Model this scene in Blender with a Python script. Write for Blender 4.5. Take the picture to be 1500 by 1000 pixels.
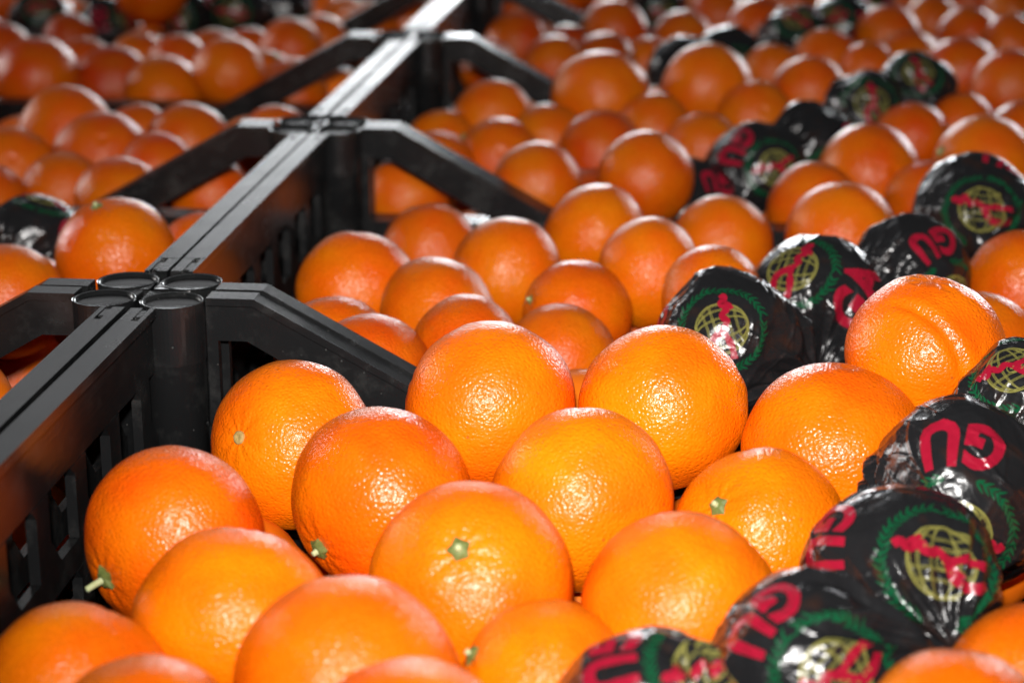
import bpy, bmesh, math, random
import numpy as np
from mathutils import Vector, Matrix, Quaternion, noise

# ------------------------------------------------------------------ scene, camera, light
sc = bpy.context.scene
for o in list(bpy.data.objects): bpy.data.objects.remove(o)
COL = sc.collection
CAM_LOC=(0.25523, -0.84293, 0.24397)
CAM_FWD=(-0.09736, 0.94975, -0.29747)

cam_d = bpy.data.cameras.new('camera'); cam = bpy.data.objects.new('camera', cam_d); COL.objects.link(cam)
cam.location = CAM_LOC
cam.rotation_euler = Vector(CAM_FWD).to_track_quat('-Z', 'Y').to_euler()
cam_d.sensor_width = 36; cam_d.sensor_fit = 'HORIZONTAL'; cam_d.lens = 2850/1500*36
cam_d.clip_start = .02; cam_d.clip_end = 100
cam_d.dof.use_dof = True; cam_d.dof.focus_distance = .84; cam_d.dof.aperture_fstop = 8.5; cam_d.dof.aperture_blades = 0
sc.camera = cam
w = bpy.data.worlds.new('World'); sc.world = w; w.use_nodes = True
bg = w.node_tree.nodes['Background']; bg.inputs[0].default_value = (.9, .95, 1, 1); bg.inputs[1].default_value = .04
def area(name, loc, target, sx, sy, power, col, spread=math.pi):
    d = bpy.data.lights.new(name, 'AREA'); d.shape = 'RECTANGLE'; d.size = sx; d.size_y = sy; d.energy = power; d.color = col; d.spread = spread
    o = bpy.data.objects.new(name, d); COL.objects.link(o); o.location = loc
    o.rotation_euler = (Vector(target)-Vector(loc)).to_track_quat('-Z', 'Z').to_euler(); return o
CL = Vector(CAM_LOC)
# the pop-up flash just above the lens, and the daylight of the hall behind and to the left, plus one added rim lamp
fd = bpy.data.lights.new('camera_flash', 'SPOT'); fd.energy = 66; fd.color = (1, .97, .94); fd.spot_size = math.radians(63); fd.spot_blend = 1.0; fd.shadow_soft_size = .014
fo = bpy.data.objects.new('camera_flash', fd); COL.objects.link(fo); fo.location = CL+Vector((-.012, -.005, .075))
fo.rotation_euler = (Vector((.16, .8, -.04))-fo.location).to_track_quat('-Z', 'Y').to_euler()
area('hall_window_light', (-1.15, 5.5, .56), (0, .6, 0), 1.0, .60, 13, (.95, .975, 1))
area('added_rim_light', (-.2, 5.6, .70), (.1, .3, 0), .75, .8, 46, (.95, .975, 1))  # unseen lamp added behind the crates to brighten the top rims of the fruit
area('right_window_light', (2.7, 6.0, .72), (.2, .6, 0), 1.5, .75, 85, (.95, .975, 1))
area('hall_ceiling_light', (-1.5, 5.3, 2.1), (0, .3, 0), 2.2, 1.7, 6, (.97, .98, 1))
area('left_doorway_light', (-3.0, 1.9, .55), (.1, .2, 0), .9, 1.0, 42, (1, .97, .95))
sc.view_settings.view_transform = 'Standard'; sc.view_settings.look = 'None'
sc.view_settings.exposure = 0; sc.view_settings.gamma = 1; sc.view_settings.use_curve_mapping = False
sc.render.engine = 'CYCLES'; sc.cycles.use_denoising = True
sc.cycles.max_bounces = 6; sc.cycles.diffuse_bounces = 3; sc.cycles.glossy_bounces = 3; sc.cycles.use_adaptive_sampling = True; sc.cycles.adaptive_threshold = .02
sc.cycles.caustics_reflective = False; sc.cycles.caustics_refractive = False

# ------------------------------------------------------------------ data
# key, kind, column, row, x, y, z, radius (metres, origin at the shared corner of the nearest four crates)
FRUIT=[
 ('a1', 'o', 'R', 0, 0.0767, -0.0516, -0.0543, 0.0355),
 ('a2', 'o', 'R', 0, 0.1295, -0.1231, -0.0502, 0.0368),
 ('a3', 'o', 'R', 0, 0.1634, -0.0411, -0.0379, 0.0378),
 ('a4', 'o', 'R', 0, 0.2081, -0.113, -0.0508, 0.0367),
 ('a5', 'o', 'R', 0, 0.2386, -0.0377, -0.0367, 0.0361),
 ('a6', 'o', 'R', 0, 0.0538, -0.16, -0.0548, 0.0353),
 ('a7', 'o', 'R', 0, 0.092, -0.224, -0.0581, 0.0346),
 ('a8', 'o', 'R', 0, 0.1736, -0.1898, -0.0538, 0.0357),
 ('a9', 'o', 'R', 0, 0.312, -0.0619, -0.0447, 0.0375),
 ('a10', 'o', 'R', 0, 0.2807, -0.1228, -0.0584, 0.0336),
 ('a11', 'o', 'R', 0, 0.2498, -0.195, -0.0598, 0.0362),
 ('a12', 'o', 'R', 0, 0.1418, -0.2728, -0.0554, 0.0365),
 ('a13', 'o', 'R', 0, 0.0499, -0.2732, -0.0639, 0.0316),
 ('a14', 'o', 'R', 0, 0.2049, -0.2442, -0.0676, 0.0297),
 ('a15', 'o', 'R', 0, 0.0883, -0.3215, -0.0582, 0.0317),
 ('a16', 'o', 'R', 0, 0.1727, -0.3316, -0.049, 0.0316),
 ('a17', 'o', 'R', 0, 0.3366, -0.2937, -0.0543, 0.0296),
 ('a18', 'o', 'R', 0, 0.369, -0.2341, -0.0641, 0.0287),
 ('a19', 'o', 'R', 0, 0.3533, -0.0115, -0.0169, 0.0349),
 ('w5', 'w', 'R', 0, 0.3896, -0.063, -0.0226, 0.03),
 ('w6', 'w', 'R', 0, 0.3562, -0.1196, -0.0391, 0.0369),
 ('w7', 'w', 'R', 0, 0.3285, -0.1858, -0.0506, 0.0371),
 ('w8', 'w', 'R', 0, 0.291, -0.2507, -0.0556, 0.0346),
 ('w9', 'w', 'R', 0, 0.2421, -0.2936, -0.0563, 0.0318),
 ('b1', 'o', 'R', 1, 0.0644, 0.11, -0.0668, 0.0321),
 ('b2', 'o', 'R', 1, 0.0937, 0.0584, -0.0568, 0.0293),
 ('b3', 'o', 'R', 1, 0.1357, 0.0999, -0.0594, 0.0297),
 ('b4', 'o', 'R', 1, 0.1121, 0.1635, -0.0589, 0.0324),
 ('b5', 'o', 'R', 1, 0.1812, 0.1339, -0.0714, 0.0296),
 ('b6', 'o', 'R', 1, 0.0588, 0.2066, -0.0563, 0.0334),
 ('b7', 'o', 'R', 1, 0.1399, 0.2512, -0.0578, 0.0328),
 ('b8', 'o', 'R', 1, 0.1854, 0.1921, -0.0632, 0.03),
 ('b9', 'o', 'R', 1, 0.2213, 0.2741, -0.0969, 0.0319),
 ('b10', 'o', 'R', 1, 0.0856, 0.3193, -0.0638, 0.0302),
 ('b11', 'o', 'R', 1, 0.1849, 0.3514, -0.0588, 0.0324),
 ('b12', 'o', 'R', 1, 0.2241, 0.235, -0.0502, 0.0305),
 ('b13', 'o', 'R', 1, 0.2593, 0.1678, -0.0454, 0.0279),
 ('b14', 'o', 'R', 1, 0.2654, 0.349, -0.0614, 0.0313),
 ('b15', 'o', 'R', 1, 0.3384, 0.337, -0.0529, 0.0346),
 ('b16', 'o', 'R', 1, 0.3933, 0.126, -0.0593, 0.0322),
 ('b17', 'o', 'R', 1, 0.4383, 0.2546, -0.0577, 0.0328),
 ('v1', 'w', 'R', 1, 0.27, 0.1011, -0.0492, 0.0372),
 ('v2', 'w', 'R', 1, 0.3158, 0.1998, -0.0576, 0.0396),
 ('v3', 'w', 'R', 1, 0.3706, 0.2501, -0.0534, 0.036),
 ('v4', 'w', 'R', 1, 0.4214, 0.351, -0.0434, 0.0388),
 ('c1', 'o', 'R', 2, 0.3271, 0.4481, -0.0615, 0.0313),
 ('c2', 'o', 'R', 2, 0.4038, 0.457, -0.058, 0.0294),
 ('c3', 'o', 'R', 2, 0.1741, 0.5157, -0.0863, 0.0343),
 ('c4', 'o', 'R', 2, 0.2124, 0.4767, -0.0488, 0.033),
 ('c5', 'o', 'R', 2, 0.1383, 0.474, -0.0547, 0.0303),
 ('c6', 'o', 'R', 2, 0.1741, 0.6093, -0.0594, 0.0321),
 ('c7', 'o', 'R', 2, 0.0967, 0.6109, -0.0667, 0.0313),
 ('c8', 'o', 'R', 2, 0.0452, 0.6642, -0.0675, 0.0282),
 ('c9', 'o', 'R', 2, 0.0539, 0.5707, -0.0659, 0.0286),
 ('c10', 'o', 'R', 2, 0.0801, 0.7132, -0.0564, 0.0334),
 ('c11', 'o', 'R', 2, 0.13, 0.6771, -0.0634, 0.0299),
 ('c12', 'o', 'R', 2, 0.1667, 0.7315, -0.0396, 0.039),
 ('c13', 'o', 'R', 2, 0.2114, 0.6835, -0.0559, 0.0298),
 ('c14', 'o', 'R', 2, 0.2523, 0.763, -0.0352, 0.0367),
 ('c15', 'o', 'R', 2, 0.2504, 0.6334, -0.0633, 0.0304),
 ('c16', 'o', 'R', 2, 0.2913, 0.712, -0.051, 0.0307),
 ('c17', 'o', 'R', 2, 0.3676, 0.5093, -0.0501, 0.0358),
 ('c18', 'o', 'R', 2, 0.4485, 0.5305, -0.048, 0.0361),
 ('c19', 'o', 'R', 2, 0.4118, 0.669, -0.056, 0.0291),
 ('c20', 'o', 'R', 2, 0.4565, 0.7259, -0.0581, 0.0274),
 ('c21', 'o', 'R', 2, 0.5019, 0.6912, -0.0586, 0.031),
 ('c22', 'o', 'R', 2, 0.3365, 0.7674, -0.039, 0.031),
 ('c23', 'o', 'R', 2, 0.0467, 0.4675, -0.0651, 0.0295),
 ('u1', 'w', 'R', 2, 0.242, 0.5285, -0.0786, 0.0349),
 ('u2', 'w', 'R', 2, 0.291, 0.5736, -0.0633, 0.0347),
 ('u3', 'w', 'R', 2, 0.333, 0.6276, -0.0582, 0.0342),
 ('u4', 'w', 'R', 2, 0.3782, 0.7199, -0.0464, 0.0339),
 ('u5', 'w', 'R', 2, 0.4237, 0.7684, -0.0376, 0.0314),
 ('d1', 'o', 'R', 3, 0.3125, 1.0067, -0.0621, 0.0284),
 ('d2', 'o', 'R', 3, 0.3651, 1.038, -0.0579, 0.034),
 ('d3', 'o', 'R', 3, 0.4004, 0.9899, -0.0553, 0.0268),
 ('d4', 'o', 'R', 3, 0.443, 1.0431, -0.0581, 0.0327),
 ('d5', 'o', 'R', 3, 0.4835, 0.978, -0.0544, 0.034),
 ('d6', 'o', 'R', 3, 0.5154, 0.8835, -0.0526, 0.0346),
 ('d7', 'o', 'R', 3, 0.0568, 1.1413, -0.0593, 0.0322),
 ('d8', 'o', 'R', 3, 0.1125, 1.0817, -0.0616, 0.0312),
 ('d9', 'o', 'R', 3, 0.1064, 1.0059, -0.0589, 0.03),
 ('d10', 'o', 'R', 3, 0.1528, 1.0395, -0.0583, 0.0285),
 ('d11', 'o', 'R', 3, 0.192, 1.0778, -0.0678, 0.0283),
 ('d12', 'o', 'R', 3, 0.1559, 1.1556, -0.0487, 0.035),
 ('d13', 'o', 'R', 3, 0.2258, 1.1564, -0.0562, 0.0321),
 ('d15', 'o', 'R', 3, 0.5141, 1.1597, -0.0495, 0.031),
 ('d16', 'o', 'R', 3, 0.4283, 1.1122, -0.0424, 0.0324),
 ('d17', 'o', 'R', 3, 0.5476, 1.1091, -0.0495, 0.0309),
 ('d18', 'o', 'R', 3, 0.3032, 1.1575, -0.0454, 0.0348),
 ('d20', 'o', 'R', 3, 0.0416, 1.0154, -0.0629, 0.0277),
 ('t1', 'w', 'R', 3, 0.2298, 0.9485, -0.0589, 0.034),
 ('t2', 'w', 'R', 3, 0.2755, 1.0594, -0.0608, 0.0333),
 ('t3', 'w', 'R', 3, 0.3397, 1.101, -0.0475, 0.0338),
 ('t4', 'w', 'R', 3, 0.3857, 1.1606, -0.0433, 0.0333),
 ('e1', 'o', 'R', 4, 0.0752, 1.4876, -0.0464, 0.0366),
 ('e2', 'o', 'R', 4, 0.2618, 1.3646, -0.0592, 0.0322),
 ('e3', 'o', 'R', 4, 0.4993, 1.3733, -0.0632, 0.0305),
 ('e4', 'o', 'R', 4, 0.3404, 1.4941, -0.059, 0.0323),
 ('e5', 'o', 'R', 4, 0.391, 1.5493, -0.0573, 0.033),
 ('e6', 'o', 'R', 4, 0.4713, 1.5334, -0.0624, 0.031),
 ('e7', 'o', 'R', 4, 0.5585, 1.5245, -0.0625, 0.0308),
 ('e8', 'o', 'R', 4, 0.5955, 1.4479, -0.0613, 0.0313),
 ('e9', 'o', 'R', 4, 0.1315, 1.5483, -0.0606, 0.0316),
 ('e10', 'o', 'R', 4, 0.2229, 1.5418, -0.061, 0.0315),
 ('e11', 'o', 'R', 4, 0.0424, 1.3075, -0.0485, 0.0287),
 ('s1', 'w', 'R', 4, 0.1921, 1.469, -0.0633, 0.0322),
 ('s2', 'w', 'R', 4, 0.4354, 1.485, -0.059, 0.0304),
 ('s3', 'w', 'R', 4, 0.301, 1.5576, -0.0538, 0.0315),
 ('h1', 'o', 'L', 1, -0.0853, 0.2225, -0.0447, 0.0341),
 ('h2', 'o', 'L', 1, -0.1249, 0.1485, -0.0527, 0.0314),
 ('g1', 'o', 'L', 1, -0.1343, 0.1757, -0.1086, 0.0327),
 ('h3', 'o', 'L', 1, -0.0457, 0.27, -0.0621, 0.0314),
 ('x1', 'w', 'L', 1, -0.1664, 0.3084, -0.0641, 0.0318),
 ('i1', 'o', 'L', 2, -0.2406, 0.6044, -0.0516, 0.035),
 ('i2', 'o', 'L', 2, -0.1939, 0.5438, -0.0573, 0.0341),
 ('i3', 'o', 'L', 2, -0.1413, 0.5946, -0.0572, 0.033),
 ('i4', 'o', 'L', 2, -0.199, 0.6583, -0.067, 0.0285),
 ('i5', 'o', 'L', 2, -0.1423, 0.5119, -0.0601, 0.0278),
 ('i6', 'o', 'L', 2, -0.2534, 0.5154, -0.0618, 0.0311),
 ('i7', 'o', 'L', 2, -0.2028, 0.4781, -0.069, 0.0293),
 ('i8', 'o', 'L', 2, -0.1505, 0.4429, -0.0655, 0.0309),
 ('i9', 'o', 'L', 2, -0.2475, 0.4416, -0.071, 0.0296),
 ('i10', 'o', 'L', 2, -0.0924, 0.4695, -0.0679, 0.0279),
 ('i11', 'o', 'L', 2, -0.0821, 0.6345, -0.063, 0.0305),
 ('j1', 'o', 'L', 3, -0.3485, 0.8498, -0.0535, 0.0388),
 ('j2', 'o', 'L', 3, -0.2941, 0.8968, -0.0662, 0.0353),
 ('j3', 'o', 'L', 3, -0.2351, 0.8585, -0.0679, 0.0364),
 ('j4', 'o', 'L', 3, -0.2542, 0.9819, -0.0597, 0.0302),
 ('j5', 'o', 'L', 3, -0.173, 0.8528, -0.0442, 0.0317),
 ('j6', 'o', 'L', 3, -0.3127, 1.0449, -0.0668, 0.0286),
 ('j7', 'o', 'L', 3, -0.3504, 0.9921, -0.0656, 0.0292),
 ('j8', 'o', 'L', 3, -0.1655, 1.0765, -0.0584, 0.0315),
 ('j9', 'o', 'L', 3, -0.1589, 0.9321, -0.0654, 0.0293),
 ('j10', 'o', 'L', 3, -0.2148, 1.1062, -0.068, 0.0279),
 ('j11', 'o', 'L', 3, -0.1505, 1.158, -0.0636, 0.0299),
 ('j12', 'o', 'L', 3, -0.2353, 1.0388, -0.0632, 0.0311),
 ('j13', 'o', 'L', 3, -0.1127, 0.8435, -0.0618, 0.0315),
 ('j14', 'o', 'L', 3, -0.421, 1.1605, -0.0638, 0.0275),
 ('j15', 'o', 'L', 3, -0.4504, 1.0382, -0.0611, 0.0314),
 ('l1', 'o', 'L', 4, -0.3635, 1.2787, -0.0231, 0.0408),
 ('l2', 'o', 'L', 4, -0.6007, 1.4426, -0.0575, 0.0329),
 ('l3', 'o', 'L', 4, -0.1209, 1.3001, -0.0663, 0.0289),
 ('y1', 'w', 'L', 4, -0.5002, 1.3011, -0.0628, 0.0324),
 ('y2', 'w', 'L', 4, -0.4179, 1.2851, -0.067, 0.0306),
 ('y3', 'w', 'L', 4, -0.3418, 1.3335, -0.0666, 0.0311),
 ('y4', 'w', 'L', 4, -0.2806, 1.3225, -0.0519, 0.0339),
 ('y5', 'w', 'L', 4, -0.2451, 1.4107, -0.06, 0.0336),
]
STEM={'a1': [-0.513, -0.781, 0.357], 'a6': [-0.624, -0.761, -0.179], 'a2': [-0.617, -0.716, -0.326], 'a8': [-0.042, -0.727, 0.685], 'a10': [-0.553, -0.584, 0.594], 'a14': [-0.848, -0.172, 0.502], 'b8': [-0.858, -0.359, 0.368], 'c18': [-0.892, -0.255, 0.373], 'h1': [-0.215, -0.266, 0.94], 'c8': [0.73, -0.556, 0.398], 'j9': [0.434, -0.108, 0.894]}
PRINT={
 'w5':([-0.322, -0.574, 0.753], [0.884, 0.104, 0.457], [-0.816, -0.507, 0.279], None),
 'w6':([-0.123, -0.991, -0.058], [-0.992, 0.122, 0.013], [0.763, 0.084, 0.641], -91.4),
 'w7':([0.31, -0.731, 0.608], [0.949, 0.196, -0.248], [0.192, -0.661, 0.726], 161.6),
 'w8':([0.281, -0.85, 0.446], [0.669, 0.507, 0.543], [0.736, -0.409, 0.54], 89.9),
 'w9':([0.544, -0.255, 0.8], [0.607, 0.777, -0.165], [-0.043, -0.467, 0.883], 126.8),
 'v1':([-0.144, -0.866, 0.479], [0.309, -0.499, -0.81], [0.625, 0.765, -0.154], -115.4),
 'v2':([-0.353, -0.595, 0.722], [-0.261, -0.679, -0.686], [0.926, 0.349, 0.145], 79.8),
 'v3':([0.635, -0.768, -0.08], [-0.761, -0.605, -0.235], [0.991, -0.064, 0.122], -100.1),
 'v4':([-0.057, -0.899, 0.434], [0.994, -0.092, -0.061], [0.04, -0.478, 0.877], 67.0),
 'u1':([0.529, -0.82, -0.22], [-0.579, -0.158, -0.8], [0.489, -0.576, 0.655], -167.6),
 'u2':([0.368, -0.885, 0.287], [0.823, 0.453, 0.343], [-0.729, -0.243, 0.64], 118.1),
 'u3':([0.374, -0.873, -0.313], [-0.032, 0.325, -0.945], [-0.199, -0.848, 0.492], 121.5),
 'u4':([0.086, -0.9, 0.427], [0.384, -0.366, -0.848], [-0.376, -0.657, 0.653], None),
 'x1':([0.286, 0.103, 0.953], [-0.953, -0.075, 0.294], [0.125, 0.906, -0.404], 157.7),
 'u5':([-0.059, -0.747, 0.662], [0.551, -0.578, -0.602], [0.679, -0.44, 0.588], None),
 't1':([0.396, -0.906, 0.151], [-0.847, -0.423, -0.322], [-0.985, -0.113, -0.127], 40.9),
 't2':([0.079, -0.996, 0.027], [-0.87, -0.083, -0.487], [0.79, -0.391, -0.471], 105.4),
 't3':([-0.065, -0.595, 0.801], [-0.934, 0.318, 0.16], [0.99, -0.138, -0.037], 254.5),
 't4':([-0.349, -0.844, 0.406], [0.648, 0.095, 0.755], [-0.936, 0.338, -0.095], 298.8),
 's1':([0.218, -0.971, -0.098], [-0.975, -0.211, -0.074], [0.882, 0.469, -0.036], 172.7),
 's2':([-0.115, -0.957, 0.267], [0.576, -0.283, -0.767], [0.091, -0.992, -0.082], 64.9),
 's3':([-0.598, -0.763, -0.246], [0.795, -0.526, -0.302], [0.472, 0.769, -0.431], 283.3),
 'y1':([0.307, -0.779, 0.547], [-0.757, -0.548, -0.355], [0.997, -0.015, -0.079], 177.4),
 'y2':([0.808, -0.463, 0.365], [0.574, 0.475, -0.667], [-0.665, -0.665, -0.341], 212.3),
 'y3':([-0.006, -0.977, 0.211], [0.285, -0.204, -0.937], [-0.004, 0.983, -0.184], 278.7),
 'y4':([0.114, -0.993, 0.026], [0.981, 0.117, 0.152], [-0.198, 0.973, -0.121], 125.6),
 'y5':([0.727, -0.241, -0.643], [-0.024, -0.945, 0.327], [-0.882, 0.455, -0.124], 267.8),
}
GROOVE=[[-0.455, -0.436, 0.776], [0.04, -0.787, 0.616], [0.37, -0.928, -0.043]]
RANK={'a13': (0, 19), 'a15': (1, 19), 'a6': (2, 19), 'a7': (3, 19), 'a1': (4, 19), 'a12': (5, 19), 'a2': (6, 19), 'a16': (7, 19), 'a8': (8, 19), 'a3': (9, 19), 'a14': (10, 19), 'a4': (11, 19), 'a5': (12, 19), 'a11': (13, 19), 'a10': (14, 19), 'a9': (15, 19), 'a19': (16, 19), 'a17': (17, 19), 'a18': (18, 19), 'w9': (0, 5), 'w8': (1, 5), 'w7': (2, 5), 'w6': (3, 5), 'w5': (4, 5), 'b1': (0, 17), 'b6': (1, 17), 'b2': (2, 17), 'b10': (3, 17), 'b4': (4, 17), 'b3': (5, 17), 'b7': (6, 17), 'b5': (7, 17), 'b8': (8, 17), 'b11': (9, 17), 'b9': (10, 17), 'b12': (11, 17), 'b13': (12, 17), 'b14': (13, 17), 'b15': (14, 17), 'b16': (15, 17), 'b17': (16, 17), 'v1': (0, 4), 'v2': (1, 4), 'v3': (2, 4), 'v4': (3, 4), 'c23': (0, 23), 'c9': (1, 23), 'c8': (2, 23), 'c10': (3, 23), 'c7': (4, 23), 'c5': (5, 23), 'c11': (6, 23), 'c3': (7, 23), 'c6': (8, 23), 'c12': (9, 23), 'c4': (10, 23), 'c13': (11, 23), 'c15': (12, 23), 'c14': (13, 23), 'c16': (14, 23), 'c22': (15, 23), 'c1': (16, 23), 'c17': (17, 23), 'c19': (18, 23), 'c2': (19, 23), 'c20': (20, 23), 'c18': (21, 23), 'c21': (22, 23), 'u1': (0, 5), 'u2': (1, 5), 'u3': (2, 5), 'u4': (3, 5), 'u5': (4, 5), 'd20': (0, 18), 'd7': (1, 18), 'd9': (2, 18), 'd8': (3, 18), 'd10': (4, 18), 'd12': (5, 18), 'd11': (6, 18), 'd13': (7, 18), 'd18': (8, 18), 'd1': (9, 18), 'd2': (10, 18), 'd3': (11, 18), 'd16': (12, 18), 'd4': (13, 18), 'd5': (14, 18), 'd15': (15, 18), 'd6': (16, 18), 'd17': (17, 18), 't1': (0, 4), 't2': (1, 4), 't3': (2, 4), 't4': (3, 4), 'e11': (0, 11), 'e1': (1, 11), 'e9': (2, 11), 'e10': (3, 11), 'e2': (4, 11), 'e4': (5, 11), 'e5': (6, 11), 'e6': (7, 11), 'e3': (8, 11), 'e7': (9, 11), 'e8': (10, 11), 's1': (0, 3), 's3': (1, 3), 's2': (2, 3), 'h2': (0, 4), 'g1': (1, 4), 'h1': (2, 4), 'h3': (3, 4), 'x1': (0, 1), 'i9': (0, 11), 'i6': (1, 11), 'i7': (2, 11), 'i1': (3, 11), 'i2': (4, 11), 'i8': (5, 11), 'i4': (6, 11), 'i5': (7, 11), 'i3': (8, 11), 'i10': (9, 11), 'i11': (10, 11), 'j15': (0, 15), 'j1': (1, 15), 'j14': (2, 15), 'j7': (3, 15), 'j2': (4, 15), 'j6': (5, 15), 'j3': (6, 15), 'j4': (7, 15), 'j12': (8, 15), 'j5': (9, 15), 'j10': (10, 15), 'j9': (11, 15), 'j8': (12, 15), 'j13': (13, 15), 'j11': (14, 15), 'l2': (0, 3), 'l1': (1, 3), 'l3': (2, 3), 'y1': (0, 5), 'y2': (1, 5), 'y3': (2, 5), 'y4': (3, 5), 'y5': (4, 5)}
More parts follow.
